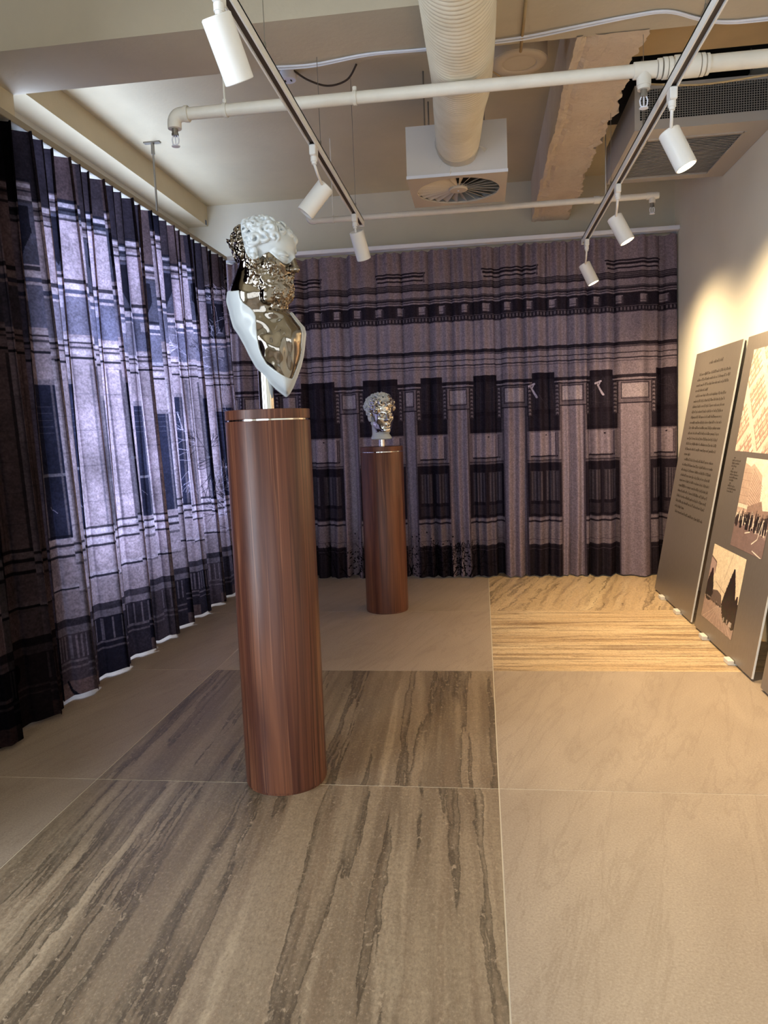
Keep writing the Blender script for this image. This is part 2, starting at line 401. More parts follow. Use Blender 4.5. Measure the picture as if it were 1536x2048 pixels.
class Cv:
    """tiny raster canvas in metres; row 0 is the bottom"""
    def __init__(s, u0, u1, v0, v1, ppm, col):
        s.u0, s.v0, s.p = u0, v0, ppm; s.w = int((u1-u0)*ppm); s.h = int((v1-v0)*ppm)
        s.a = np.zeros((s.h, s.w, 3), np.float32); s.a[:] = np.array(col, np.float32)/255
    def ix(s, u): return int(np.clip(round((u-s.u0)*s.p), 0, s.w))
    def iz(s, v): return int(np.clip(round((v-s.v0)*s.p), 0, s.h))
    def rect(s, u0, u1, v0, v1, col, op=1.0):
        q = s.a[s.iz(v0):s.iz(v1), s.ix(u0):s.ix(u1)]; q[:] = q*(1-op)+np.array(col, np.float32)/255*op
    def mul(s, u0, u1, v0, v1, k): s.a[s.iz(v0):s.iz(v1), s.ix(u0):s.ix(u1)] *= k
    def frame(s, u0, u1, v0, v1, t, col, op=1):
        s.rect(u0, u1, v0, v0+t, col, op); s.rect(u0, u1, v1-t, v1, col, op); s.rect(u0, u0+t, v0, v1, col, op); s.rect(u1-t, u1, v0, v1, col, op)
    def line(s, p, q, w, col, op=1.0):
        n = int(max(abs(q[0]-p[0]), abs(q[1]-p[1]))*s.p)+2; t = np.linspace(0, 1, n)
        x = ((p[0]+(q[0]-p[0])*t-s.u0)*s.p).astype(int); y = ((p[1]+(q[1]-p[1])*t-s.v0)*s.p).astype(int); r = max(0, int(w*s.p/2))
        for dx in range(-r, r+1):
            for dy in range(-r, r+1):
                X = x+dx; Y = y+dy; ok = (X >= 0) & (X < s.w) & (Y >= 0) & (Y < s.h)
                s.a[Y[ok], X[ok]] = s.a[Y[ok], X[ok]]*(1-op)+np.array(col, np.float32)/255*op
    def poly(s, pts, col, op=1.0):
        pts = np.array([((u-s.u0)*s.p, (v-s.v0)*s.p) for u, v in pts]); x0, y0 = np.floor(pts.min(0)).astype(int); x1, y1 = np.ceil(pts.max(0)).astype(int)+1
        x0, y0 = max(x0, 0), max(y0, 0); x1, y1 = min(x1, s.w), min(y1, s.h)
        if x1 <= x0 or y1 <= y0: return
        X, Y = np.meshgrid(np.arange(x0, x1)+.5, np.arange(y0, y1)+.5); ins = np.zeros(X.shape, bool); n = len(pts)
        for i in range(n):
            (ax, ay), (bx, by) = pts[i], pts[(i+1) % n]
            c = ((ay > Y) != (by > Y)); ins ^= c & (X < (bx-ax)*(Y-ay)/((by-ay) if by != ay else 1e-9)+ax)
        q = s.a[y0:y1, x0:x1]; q[ins] = q[ins]*(1-op)+np.array(col, np.float32)/255*op
    def branches(s, u, v, ang, ln, w, col, depth, r, op=.8):
        q = (u+math.cos(ang)*ln, v+math.sin(ang)*ln); s.line((u, v), q, w, col, op)
        if depth:
            for k in range(r.integers(2, 4)): s.branches(*q, ang+r.normal()*.55, ln*(.62+.25*r.random()), w*.7, col, depth-1, r, op)
    def noise(s, amt, cells, seed): s.a *= (1+amt*(octave(s.h, s.w, cells, seed)-.5))[..., None]
    def image(s, name):
        im = bpy.data.images.new(name, s.w, s.h, alpha=False); px = np.ones((s.h, s.w, 4), np.float32); px[..., :3] = np.clip(s.a, 0, 1)
        im.pixels.foreach_set(px.ravel()); im.pack(); return im
def print_mat(name, img, rough=.8, translucent=0.0, back=(1, 1, 1)):
    m = NT(name); t = m.n('ShaderNodeTexImage'); t.image = img; t.extension = 'EXTEND'; uv = m.n('ShaderNodeUVMap'); m.l(uv.outputs[0], t.inputs[0])
    if translucent:
        d = m.n('ShaderNodeBsdfDiffuse'); tr = m.n('ShaderNodeBsdfTranslucent'); mx = m.n('ShaderNodeMixShader'); mx.inputs[0].default_value = translucent
        m.l(t.outputs[0], d.inputs[0]); m.l(m.mix(1.0, t.outputs[0], back, 'MULTIPLY'), tr.inputs[0])
        m.l(d.outputs[0], mx.inputs[1]); m.l(tr.outputs[0], mx.inputs[2]); m.l(mx.outputs[0], m.out.inputs['Surface'])
        w = m.n('ShaderNodeTexWave'); 
        nz = m.noise(m.coord(kind='UV'), 500, 2); b = m.n('ShaderNodeBump'); b.inputs['Strength'].default_value = .15; b.inputs['Distance'].default_value = .003
        m.l(nz, b.inputs['Height']); m.l(b.outputs[0], d.inputs['Normal']); m.t.nodes.remove(w)
    else:
        m.set(t.outputs[0], rough)
    return m.m

# ------------------------------------------------------------------ back curtain
BX0, BX1, BZ = -2.34, 1.712, 2.985
def back_print():
    st, dk, md, hi = (158, 145, 150), (44, 38, 46), (92, 82, 90), (182, 170, 172)
    c = Cv(BX0, BX1, 0, BZ, 360, st)
    r = np.random.default_rng(3)
    # lintel bars under the coping
    for u0, u1 in ((-2.2, -1.75), (-1.72, -1.42), (-.93, -.47), (.03, .53), (1.10, 1.58)):
        for k, (z, t) in enumerate(((2.775, .014), (2.745, .02), (2.712, .012))): c.rect(u0+.01*k, u1-.012*k, z, z+t, dk, .9)
        c.rect(u1-.02, u1-.005, 2.70, 2.79, md); c.rect(u0, u1, 2.725, 2.745, hi, .5)
    for z, t, o in ((2.676, .008, .8), (2.660, .008, .85), (2.644, .009, .9), (2.622, .016, .97), (2.560, .008, .7), (2.536, .020, .97), (2.520, .007, .8), (2.494, .012, .9)): c.rect(BX0, BX1, z, z+t, dk, o)
    c.rect(BX0, BX1, 2.622, 2.676, (86, 78, 84), .55); c.rect(BX0, BX1, 2.536, 2.568, (86, 78, 84), .5)
    c.rect(BX0, BX1, 2.335, 2.497, dk, .93)
    u = BX0+.1
    while u < BX1:
        wd = .052+.02*r.random(); c.rect(u-.015, u+wd+.012, 2.40, 2.475, (66, 58, 66)); c.rect(u, u+wd, 2.415, 2.482, st); c.rect(u+wd-.012, u+wd, 2.415, 2.475, md); c.rect(u, u+wd, 2.43, 2.436, md)
        u += .175+.03*r.random()
    c.rect(BX0, BX1, 2.385, 2.392, (110, 100, 106))
    u = BX0
    while u < BX1: c.rect(u, u+.016, 2.354, 2.380, (116, 106, 112)); u += .03
    c.rect(BX0, BX1, 2.335, 2.345, md, .8)
    for z, t, o in ((2.052, .03, .9), (2.040, .01, .6), (1.985, .010, .9), (1.938, .012, .95), (1.918, .006, .4)): c.rect(BX0, BX1, z, z+t, dk, o)
    c.rect(BX0, BX1, 1.92, 2.03, hi, .12)
    c.noise(.10, [(140, 200), (40, 60)], 11)
    # bays
    edges = [(-2.34, -2.26), (-2.214, -2.051), (-1.866, -1.70), (-1.288, -1.126), (-.703, -.591), (-.295, -.112), (.197, .409), (.707, .919), (1.217, 1.485)]
    bays = [(-2.05, -1.866), (-1.70, -1.288), (-1.126, -.703), (-.591, -.295), (-.112, .197), (.409, .707), (.919, 1.217), (1.485, 1.72)]
    for a, b in bays:
        m = .012; w = b-a
        c.rect(a-.02, b+.02, .28, 1.846, (104, 94, 100))
        c.rect(a+m, b-m, 1.33, 1.846, dk)
        for p0, p1 in ((.06, .44), (.52, .95)):
            c.rect(a+w*p0, a+w*p1, 1.52, 1.79, (54, 48, 56)); c.rect(a+w*p0, a+w*p1, 1.36, 1.48, (50, 44, 52))
            for k in range(5): c.rect(a+w*(p0+.05+.06*k), a+w*(p0+.05+.06*k)+.006, 1.54, 1.77, (66, 60, 68), .7)
        for k in range(4): c.line((a+w*r.random(), 1.5+.3*r.random()), (a+w*r.random(), 1.5+.3*r.random()), .003, (96, 90, 98), .5)
        # sill panel
        c.rect(a, b, 1.06, 1.325, (128, 117, 122)); c.rect(a+.03, b-.03, 1.095, 1.318, st); c.rect(a+.03, b-.03, 1.095, 1.107, dk, .9); c.rect(b-.05, b-.038, 1.1, 1.31, md); c.rect(b-.034, b-.028, 1.1, 1.31, dk, .7)
        c.rect(a+w*.55, a+w*.55+.012, 1.285, 1.297, dk)
        c.rect(a, b, 1.060, 1.070, dk, .8)
        # lower window
        c.rect(a-.01, b+.01, .555, 1.045, dk)
        for p0, p1 in ((.08, .44), (.54, .93)):
            c.rect(a+w*p0, a+w*p1, .70, .97, (74, 67, 74)); c.rect(a+w*p0, a+w*p1, .58, .67, (64, 57, 64))
            for k in range(8): c.rect(a+w*p0+w*.045*k, a+w*p0+w*.045*k+.007, .70, .965, (104, 96, 102) if k % 2 else (56, 50, 57), .8)
        c.rect(a-.015, b+.015, .520, .548, (140, 129, 134)); c.rect(a-.01, b+.01, .506, .522, dk, .85)
        c.rect(a-.01, b+.01, .30, .506, (138, 127, 131)); c.rect(a-.01, b+.01, .345, .35, md, .8)
        c.rect(a-.01, b+.01, 0, .288, (48, 42, 48)); c.rect(a-.01, b+.01, .255, .262, md, .8); c.rect(a-.01, b+.01, .288, .302, dk, .8)
        for k in range(10): c.rect(a+w*k/10, a+w*k/10+.005, .02, .24, (62, 56, 62), .7)
    for n, (a, b) in enumerate(edges):
        w = b-a; c.rect(a, b, 0, 1.60, st); c.rect(a, a+.01, 0, 1.58, md, .7); c.rect(b-.014, b, 0, 1.58, dk, .55); c.rect(b-.035, b-.028, 0, 1.5, hi, .35)
        e = .05
        c.rect(a-e, b+e, 1.79, 1.846, (150, 138, 144)); c.rect(a-e-.01, b+e+.01, 1.772, 1.80, dk, .9); c.rect(a-e, b+e, 1.755, 1.768, st); c.rect(a-e*.6, b+e*.6, 1.742, 1.752, dk, .9)
        c.rect(a-.02, b+.02, 1.55, 1.742, (124, 113, 119)); c.rect(a+.02, b-.02, 1.60, 1.72, hi); c.frame(a+.012, b-.012, 1.585, 1.73, .006, dk, .8); c.rect(a-.01, b+.01, 1.545, 1.556, dk, .8)
        for x in (a-.045, b+.015):
            c.rect(x-.008, x+.038, 1.46, 1.74, (60, 53, 60))
            for k in range(8): c.rect(x+.004, x+.026, 1.47+k*.034, 1.47+k*.034+.024, (134, 123, 128)); c.rect(x+.008, x+.02, 1.47+k*.034, 1.47+k*.034+.008, dk, .7)
    for u, s in ((.48, -1), (1.06, -1)):      # pale marks on two window panes
        c.line((u-.05, 1.73), (u, 1.75), .012, (205, 195, 205)); c.line((u, 1.75), (u-.02, 1.71), .01, (205, 195, 205)); c.line((u-.03, 1.72), (u+.02, 1.63), .012, (205, 195, 205))
    # ivy near the floor
    for u in (-1.22, -.66, -.42, -.30, -.20, -1.05):
        for k in range(3): c.branches(u+.08*r.normal(), 0, 1.5+.4*r.normal(), .12, .006, (26, 22, 26), 3, r, .9)
        for k in range(60):
            x = u+.07*r.normal(); z = abs(r.normal())*.16; c.rect(x, x+.012, z, z+.012, (28, 24, 28), .85)
    c.noise(.42, [(1.5, 1.5), (3, 3)], 5)
    c.a = np.clip(c.a, 0, 1); c.a *= .86*np.array([1.0, .97, 1.02])
    return c.image('facade_print_back')
FOLDS = [-2.348, -2.130, -1.866, -1.614, -1.566, -1.448, -1.251, -1.186, -.926, -.691, -.445, -.241, -.052, .135, .197, .396, .603, .786, .963, 1.191, 1.569, 1.611, 1.735]
def back_curtain():
    nx, nz = 1300, 70
    xs = np.linspace(BX0, BX1, nx); zs = np.linspace(0, 1, nz)**1.0*BZ
    X, Z = np.meshgrid(xs, zs); f = np.array(FOLDS); wob = .012*np.sin(Z*2.1+X*3)*(1-Z/BZ)
    k = np.clip(np.searchsorted(f, X+wob, side='right')-1, 0, len(f)-2); a = f[k]; b = f[k+1]; t = np.clip((X+wob-a)/(b-a), 0, 1); w = b-a
    h = Z/BZ; A = np.where(w < .09, -.022, (.052+.07*np.clip(w-.12, 0, .3)))*(2.0-1.2*h)
    lobe = np.clip(1-(2*t-1)**4, 0, 1)**.7*(1+.28*np.sin(6.28*t*2+k*1.7)*(w > .16))
    D = -A*lobe+.012*np.sin(X*17+Z*.7)*(1-h) - .009*np.sin(X*54+k*2.0+.6*np.sin(X*9))*(.10+.75*h*h)
    D += -.012*np.exp(-(BZ-Z)/.16)*np.sin(X*2*np.pi/.083)
    tz = Z + np.where(h > .99, -.012*np.abs(np.sin(X*np.pi/.083)), 0)
    V = np.stack([X, 7.055+D, np.maximum(tz, .012)], -1).reshape(-1, 3)
    i = (np.arange(nz-1)[:, None]*nx+np.arange(nx-1)[None]).ravel(); F = np.stack([i, i+1, i+nx+1, i+nx], -1)
    uv = np.stack([(X-BX0)/(BX1-BX0), Z/BZ], -1).reshape(-1, 2)
    o = arr_obj('curtain', V, F, print_mat('printed_cloth_back', back_print(), .9, .12, (.9, .95, 1.0)), uv=uv)
    tag(o, 'pleated curtain printed with a stone facade covering the back wall', 'curtain')
    r = thing('curtain_rail', 'white curtain rail along the top of the back wall', 'curtain rail', (-.3, 7.05, 3.0))
    obj('rail', MB().box(-2.36, XR-.001, 6.955, 7.06, 3.000, 3.036, bev=.004), M['rail'], r)
    obj('wall_bracket', MB().box(XR-.03, XR-.001, 7.06, 7.149, 3.0, 3.03), M['rail'], r)
    obj('wall_bracket', MB().box(-.3, -.27, 7.06, 7.149, 3.0, 3.03), M['rail'], r)
    obj('wall_bracket', MB().box(-2.3, -2.27, 7.06, 7.149, 3.0, 3.03), M['rail'], r)
back_curtain()

# ------------------------------------------------------------------ left curtain
def left_print(U):
    """a street front of piers and openings; every bay has its own heights and tone"""
    st, dk, md, hi, br = (158, 146, 150), (26, 26, 34), (88, 84, 94), (192, 184, 190), (112, 92, 86)
    H = 2.985; c = Cv(0, U, 0, H, 240, st); r = np.random.default_rng(9)
    def bands(a, b, dz, spec):
        for z, t, cc, o in spec: c.rect(a, b, z+dz, z+t+dz, cc, o)
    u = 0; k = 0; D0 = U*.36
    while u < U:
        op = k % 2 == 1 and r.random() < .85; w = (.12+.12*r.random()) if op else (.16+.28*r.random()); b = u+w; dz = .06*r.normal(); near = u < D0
        # head of the wall: dark print, deepened for the shade at the curtain top
        c.rect(u, b, 2.70+dz, H, [(70, 58, 58), (44, 40, 46), dk, (84, 74, 74), (54, 48, 52), (76, 64, 64)][r.integers(0, 6)])
        c.rect(u, b, 2.60+dz, 2.70+dz, [(104, 94, 98), (56, 58, 68), (126, 116, 120)][r.integers(0, 3)])
        bands(u, b, dz, ((2.69, .014, dk, .8), (2.66, .024, hi, .75), (2.64, .010, dk, .7), (2.60, .02, hi, .55), (2.588, .012, dk, .7)))
        if op:
            c.rect(u, b, 2.28+dz, 2.588+dz, (76, 76, 88)); m_ = (u+b)/2
            c.poly([(m_-.06, 2.57+dz), (m_+.06, 2.57+dz), (m_+.065, 2.44+dz), (m_+.02, 2.36+dz), (m_, 2.31+dz), (m_-.02, 2.36+dz), (m_-.065, 2.44+dz)], dk, .9)
        else: q_ = 22*r.random(); c.rect(u, b, 2.28+dz, 2.588+dz, (146+q_, 134+q_, 140+q_))
        bands(u, b, dz*.7, ((2.26, .02, dk, .75), (2.225, .03, hi, .65), (2.20, .022, (70, 74, 94), .9), (2.185, .012, hi, .5)))
        c.rect(u, b, 1.97+dz*.7, 2.185+dz*.7, (92, 94, 112), .5+.4*r.random())
        if r.random() < .6: c.rect(u+w*.2, u+w*.55, 2.10+dz*.7, 2.165+dz*.7, (176, 168, 178), .8)
        if r.random() < .6: c.rect(u+w*.3, u+w*.5, 2.0, 2.06, (126, 124, 138), .7)
        bands(u, b, dz*.4, ((1.945, .02, hi, .6), (1.932, .010, dk, .75), (1.905, .010, dk, .6), (1.872, .022, hi, .5), (1.845, .012, dk, .85)))
        # shaft or opening
        if op:
            c.rect(u, b, .88, 1.66+dz, (44, 46, 62)); c.rect(u, u+.02, .88, 1.66+dz, (112, 106, 112)); c.rect(b-.025, b-.01, .88, 1.66+dz, (100, 96, 104))
            if r.random() < .7: c.rect(u, b, 1.18+dz, 1.195+dz, (120, 118, 126))
            for q in range(5): c.rect(u+.02, b-.03, 1.44+.035*q, 1.444+.035*q, (110, 110, 122), .5)
            c.rect(u, b, 1.66+dz, 1.69+dz, (130, 122, 128)); c.line((u+w*.4, 1.05), (u+w*.6, 1.02), .008, (170, 165, 175))
        else:
            t0 = .92+.16*r.random(); c.mul(u, b, .88, 1.845, t0)
            for q in range(r.integers(1, 4)): x = u+w*r.random(); c.rect(x, x+.012, .86, 1.83, md, .5)
            c.rect(u, u+.018, .86, 1.83, hi, .6); c.rect(b-.016, b, .86, 1.83, (60, 56, 64), .7)
            for z in np.arange(1.0, 1.8, .14+.08*r.random()): c.rect(u, b, z+dz, z+.005+dz, md, .4)
        # foot
        bands(u, b, dz*.5, ((.865, .014, dk, .7), (.835, .028, hi, .7), (.815, .014, dk, .8), (.775, .03, hi, .55), (.757, .014, dk, .8)))
        c.rect(u, b, .62, .757, st, .5); bands(u, b, dz*.3, ((.60, .02, hi, .5), (.588, .012, dk, .85)))
        c.rect(u, b, .44, .588, (140, 128, 130), .7); c.rect(u, b, .40, .44, (48, 44, 50), .9); c.rect(u, b, .36, .40, (106, 98, 102)); c.rect(u, b, 0, .36, [(46, 42, 48), (34, 32, 40), (70, 62, 66)][r.integers(0, 3)])
        if r.random() < .55:
            for q in range(6): c.rect(u+w*q/6, u+w*q/6+.012, .22, .35, (124, 114, 118), .7)
        elif r.random() < .6: c.poly([(u+w*.5+.04*math.cos(t_), .28+.05*math.sin(t_)) for t_ in np.linspace(0, 6.28, 14)], (16, 16, 22), .9)
        bands(u, b, dz*.3, ((.19, .014, (118, 108, 110), .7), (.155, .012, (110, 100, 102), .7)))
        if r.random() < .5: c.rect(u, b, .0, .10, br, .75); c.line((u+w*.3, .10), (u+w*.55, .0), .012, dk)
        if near: c.mul(u, b, 0, H, np.array([.50, .46, .46])*(.75+.4*r.random()) if not op else .32)  # near bays darkened: the dim light at that end is put into the print
        u = b; k += 1
    for k in range(26):   # bare branches towards the corner
        c.branches(U-.08-abs(r.normal())*.8, .3+2.2*r.random(), 1.57+r.normal()*.7, .22, .006, (206, 200, 214) if k % 3 else (30, 30, 40), 4, r, .7)
    c.noise(.48, [(1.5, 1.5), (4, 3)], 6); c.noise(.5, [(60, 60), (20, 30)], 8)
    c.a *= .90*np.array([1.0, .97, 1.03])
    return c.image('facade_print_left')
def left_curtain():
    ny, nz = 1700, 64; t = np.linspace(1.7, 6.93, ny); zs = np.linspace(0, 2.985, nz)
    base = np.cumsum(np.r_[0, np.full(ny-1, t[1]-t[0])])
    ph1 = 2*np.pi*(t-3.07)/.355+1.1*np.sin(t*2.3)*.6; ph2 = 2*np.pi*(t-3.0)/.132+1.6*np.sin(t*1.7)
    hz = (zs/2.985)[:, None]
    a1 = .052*(1-hz)**.8+.012; a2 = .016+.024*hz
    d = a1*np.sin(ph1)[None]+a2*np.sin(ph2)[None]
    dy = .055*(1-.6*hz)*np.sin(2*ph1)[None]*.5 + .018*np.sin(2*ph2)[None]*1.0
    X = (-2.215-.085*hz)+d; Y = t[None]+dy-.012*hz; Z = np.repeat(zs[:, None], ny, 1).copy()
    Z[-1] -= .007*(1-np.sin(ph2))
    Z[0] = .018+.006*np.sin(ph1)
    m = nz//2; seg = np.hypot(np.diff(X[m]), np.diff(Y[m])); U = np.r_[0, np.cumsum(seg)]
    V = np.stack([X, Y, Z], -1).reshape(-1, 3); i = (np.arange(nz-1)[:, None]*ny+np.arange(ny-1)[None]).ravel(); F = np.stack([i+ny, i+ny+1, i+1, i], -1)
    uv = np.stack([np.repeat((U/U[-1])[None], nz, 0), np.repeat(zs[:, None]/2.985, ny, 1)], -1).reshape(-1, 2)
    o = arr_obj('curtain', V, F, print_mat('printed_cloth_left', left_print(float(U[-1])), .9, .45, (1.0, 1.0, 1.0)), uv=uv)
    tag(o, 'deeply pleated curtain printed with columns, backlit by the window on the left', 'curtain')
    r = thing('curtain_rail', 'beige curtain rail hung above the left curtain', 'curtain rail', (-2.32, 5.2, 3.0))
    obj('rail', MB().box(-2.345, -2.285, 1.7, 6.95, 2.995, 3.030, bev=.003), M['rail_beige'], r)
    rod = obj('hanging_rod', MB().tube([(-2.315, 5.50, 3.03), (-2.335, 5.545, 3.50)], .0075).tube([(-2.335, 5.545, 3.46), (-2.337, 5.55, 3.548)], .013), M['steel'], r, True, angle=40)
    obj('ceiling_plate', MB().box(-2.40, -2.28, 5.53, 5.57, 3.541, 3.5495), M['steel'], rod)
left_curtain()

# ------------------------------------------------------------------ implicit surfaces for the sculptures
def smin(a, b, k):
    h = np.clip(.5+.5*(b-a)/k, 0, 1); return b+(a-b)*h-k*h*(1-h)
def smax(a, b, k): return -smin(-a, -b, k)
def ell(p, c, r):
    x, y, z = p; q = np.sqrt(((x-c[0])/r[0])**2+((y-c[1])/r[1])**2+((z-c[2])/r[2])**2); return (q-1)*min(r)
def sph(p, c, r): return np.sqrt((p[0]-c[0])**2+(p[1]-c[1])**2+(p[2]-c[2])**2)-r
def cap(p, a, b, r1, r2=None):
    r2 = r1 if r2 is None else r2; ba = np.subtract(b, a); L = float(ba@ba)
    h = np.clip(((p[0]-a[0])*ba[0]+(p[1]-a[1])*ba[1]+(p[2]-a[2])*ba[2])/L, 0, 1)
    return np.sqrt((p[0]-a[0]-h*ba[0])**2+(p[1]-a[1]-h*ba[1])**2+(p[2]-a[2]-h*ba[2])**2)-(r1+(r2-r1)*h)
def nets(F, org, cell):
    """surface nets: quads around the zero set of F"""
    nx, ny, nz = F.shape; ins = F < 0
    cs = [(i, j, k) for i in (0, 1) for j in (0, 1) for k in (0, 1)]
    def sub(A, c): return A[c[0]:nx-1+c[0], c[1]:ny-1+c[1], c[2]:nz-1+c[2]]
    cnt = sum(sub(ins, c).astype(np.int8) for c in cs); act = (cnt > 0) & (cnt < 8)
    I = np.argwhere(act); idx = -np.ones(act.shape, np.int64); idx[act] = np.arange(len(I))
    acc = np.zeros((len(I), 3)); n = np.zeros(len(I)); vals = {c: F[I[:, 0]+c[0], I[:, 1]+c[1], I[:, 2]+c[2]] for c in cs}
    for a in cs:
        for ax in range(3):
            if a[ax]: continue
            b = list(a); b[ax] = 1; b = tuple(b); fa, fb = vals[a], vals[b]; m = (fa < 0) != (fb < 0)
            t = fa[m]/(fa[m]-fb[m]); p = np.tile(np.array(a, float), (m.sum(), 1)); p[:, ax] += t; acc[m] += p; n[m] += 1
    V = (I+acc/n[:, None])*cell+np.array(org)
    Q = []
    for ax in range(3):
        o = [1, 1, 1]; o[ax] = 0
        sl0 = [slice(1, d-1) for d in F.shape]; sl0[ax] = slice(0, F.shape[ax]-1); sl1 = list(sl0); sl1[ax] = slice(1, F.shape[ax])
        A = ins[tuple(sl0)]; B = ins[tuple(sl1)]
        for flip in (0, 1):
            E = np.argwhere((A & ~B) if not flip else (~A & B))
            if not len(E): continue
            E = E+np.array([0 if q == ax else 1 for q in range(3)])
            u, v = [(1, 2), (2, 0), (0, 1)][ax]
            def g(du, dv):
                P = E.copy(); P[:, u] -= du; P[:, v] -= dv; return idx[P[:, 0], P[:, 1], P[:, 2]]
            q = np.stack([g(1, 1), g(0, 1), g(0, 0), g(1, 0)], -1)
            Q.append(q if not flip else q[:, ::-1])
    return V, np.concatenate(Q)
def relax(V, Q, it, lam=.5):
    E = np.concatenate([Q[:, [0, 1]], Q[:, [1, 2]], Q[:, [2, 3]], Q[:, [3, 0]]]); deg = np.zeros(len(V)); np.add.at(deg, E.ravel(), 1)
    for k in range(it):
        for f in (lam, -lam*1.04):
            A = np.zeros_like(V)
            for ax in range(3): A[:, ax] = np.bincount(E[:, 0], V[E[:, 1], ax], len(V))+np.bincount(E[:, 1], V[E[:, 0], ax], len(V))
            V = V+f*(A/deg[:, None]-V)
    return V
def polysd(X, Z, pts):
    d = np.full(X.shape, 1e9); ins = np.zeros(X.shape, bool); n = len(pts)
    for i in range(n):
        (ax, az), (bx, bz) = pts[i], pts[(i+1) % n]; ex, ez = bx-ax, bz-az; h = np.clip(((X-ax)*ex+(Z-az)*ez)/(ex*ex+ez*ez+1e-12), 0, 1)
        d = np.minimum(d, (X-ax-h*ex)**2+(Z-az-h*ez)**2)
        c = (az > Z) != (bz > Z); ins ^= c & (X < ex*(Z-az)/(ez if ez else 1e-9)+ax)
    return np.where(ins, -1, 1)*np.sqrt(d)
def blur2(A, n):
    for _ in range(n):
        P = np.pad(A, 1, mode='edge'); A = (P[:-2, 1:-1]+P[2:, 1:-1]+P[1:-1, :-2]+P[1:-1, 2:]+2*A)/6
    return A
class Head:
    """classical head, unit height chin (0) to crown (1); +y is the face, |x| symmetric"""
    def __init__(s, p):
        s.p = p; s.ax = (np.abs(p[0]), p[1], p[2])
    def face(s, neck=True):
        p, a = s.p, s.ax
        f = ell(p, (0, -.05, .66), (.325, .375, .335))
        f = smin(f, ell(p, (0, .13, .36), (.245, .225, .34)), .10)
        f = smin(f, cap(a, (.235, -.02, .27), (.05, .265, .06), .075, .075), .09)
        f = smin(f, ell(p, (0, .28, .075), (.085, .075, .075)), .06)
        f = smin(f, sph(a, (.175, .215, .405), .085), .09)
        f = smin(f, ell(p, (0, .15, .68), (.245, .19, .17)), .08)
        f = smax(f, -ell(a, (.125, .365, .485), (.09, .085, .060)), .05)          # sockets
        f = smin(f, cap(a, (.20, .235, .545), (.035, .335, .555), .030, .034), .035)  # brow
        f = smin(f, cap(p, (0, .335, .575), (0, .425, .375), .030, .040), .03)     # nose
        f = smin(f, sph(p, (0, .435, .368), .043), .02)
        f = smin(f, sph(a, (.045, .385, .355), .032), .02)
        e = (.125, .268, .487); f = smin(f, sph(a, e, .070), .008)                  # eyeballs and lids
        up = np.maximum(sph(a, e, .090), (e[2]+.016)-p[2]); lo = np.maximum(sph(a, e, .086), p[2]-(e[2]-.028))
        f = smin(f, up, .006); f = smin(f, lo, .006); f = smax(f, -cap(a, (e[0]-.05, e[1]+.085, e[2]+.062), (e[0]+.05, e[1]+.065, e[2]+.058), .010), .012)
        f = smin(f, cap(a, (.0, .338, .243), (.08, .290, .232), .028, .014), .03)  # lips
        f = smin(f, cap(a, (.0, .332, .198), (.07, .288, .208), .028, .015), .03)
        f = smax(f, -cap(a, (0, .372, .222), (.075, .318, .22), .010, .007), .010)
        f = smax(f, -ell(p, (0, .385, .145), (.06, .03, .02)), .02)
        ear = smax(ell(a, (.335, -.045, .455), (.038, .085, .135)), -ell(a, (.372, -.03, .47), (.03, .045, .085)), .015)
        f = smin(f, ear, .02); f = smin(f, sph(a, (.33, .0, .36), .035), .02)
        return f
def local_add(F, P, c, rad, fn, k):
    """smooth union of fn() evaluated only in a window around c"""
    X, Y, Z = P; x = X[:, 0, 0]; y = Y[0, :, 0]; z = Z[0, 0, :]
    i0, i1 = np.searchsorted(x, [c[0]-rad, c[0]+rad]); j0, j1 = np.searchsorted(y, [c[1]-rad, c[1]+rad]); k0, k1 = np.searchsorted(z, [c[2]-rad, c[2]+rad])
    if i1 <= i0 or j1 <= j0 or k1 <= k0: return
    q = F[i0:i1, j0:j1, k0:k1]; F[i0:i1, j0:j1, k0:k1] = smin(q, fn(X[i0:i1, j0:j1, k0:k1]-c[0], Y[i0:i1, j0:j1, k0:k1]-c[1], Z[i0:i1, j0:j1, k0:k1]-c[2]), k)
def curl(n, R, r, spin):
    n = np.array(n)/np.linalg.norm(n); a = np.array([0, 0, 1.0]) if abs(n[2]) < .9 else np.array([1.0, 0, 0]); u = np.cross(n, a); u /= np.linalg.norm(u); v = np.cross(n, u)
    def fn(x, y, z):
        h = x*n[0]+y*n[1]+z*n[2]; pu = x*u[0]+y*u[1]+z*u[2]; pv = x*v[0]+y*v[1]+z*v[2]; rho = np.sqrt(pu*pu+pv*pv)
        t = np.mod(np.arctan2(pv, pu)*(1 if spin > 3 else -1)+spin, 2*np.pi)/(2*np.pi)
        d1 = np.sqrt((rho-R*(.35+.85*t))**2+(h-.5*r*(1-t))**2)-r*(.95-.45*t)
        d2 = np.sqrt((rho-R*(1.2+.5*t))**2+(h+.3*r)**2)-r*(.5*(1-np.abs(2*t-.5)))
        return np.minimum(d1, d2)
    return fn
def fib(n):
    i = np.arange(n)+.5; ph = np.arccos(1-2*i/n); th = np.pi*(1+5**.5)*i; return np.stack([np.cos(th)*np.sin(ph), np.sin(th)*np.sin(ph), np.cos(ph)], -1)
def rotz(a): return np.array([[math.cos(a), -math.sin(a), 0], [math.sin(a), math.cos(a), 0], [0, 0, 1.0]])
def rotx(a): return np.array([[1, 0, 0], [0, math.cos(a), -math.sin(a)], [0, math.sin(a), math.cos(a)]])
def grid(lo, hi, cell):
    ax = [np.arange(l, h_, cell, dtype=np.float32) for l, h_ in zip(lo, hi)]; return np.meshgrid(*ax, indexing='ij')
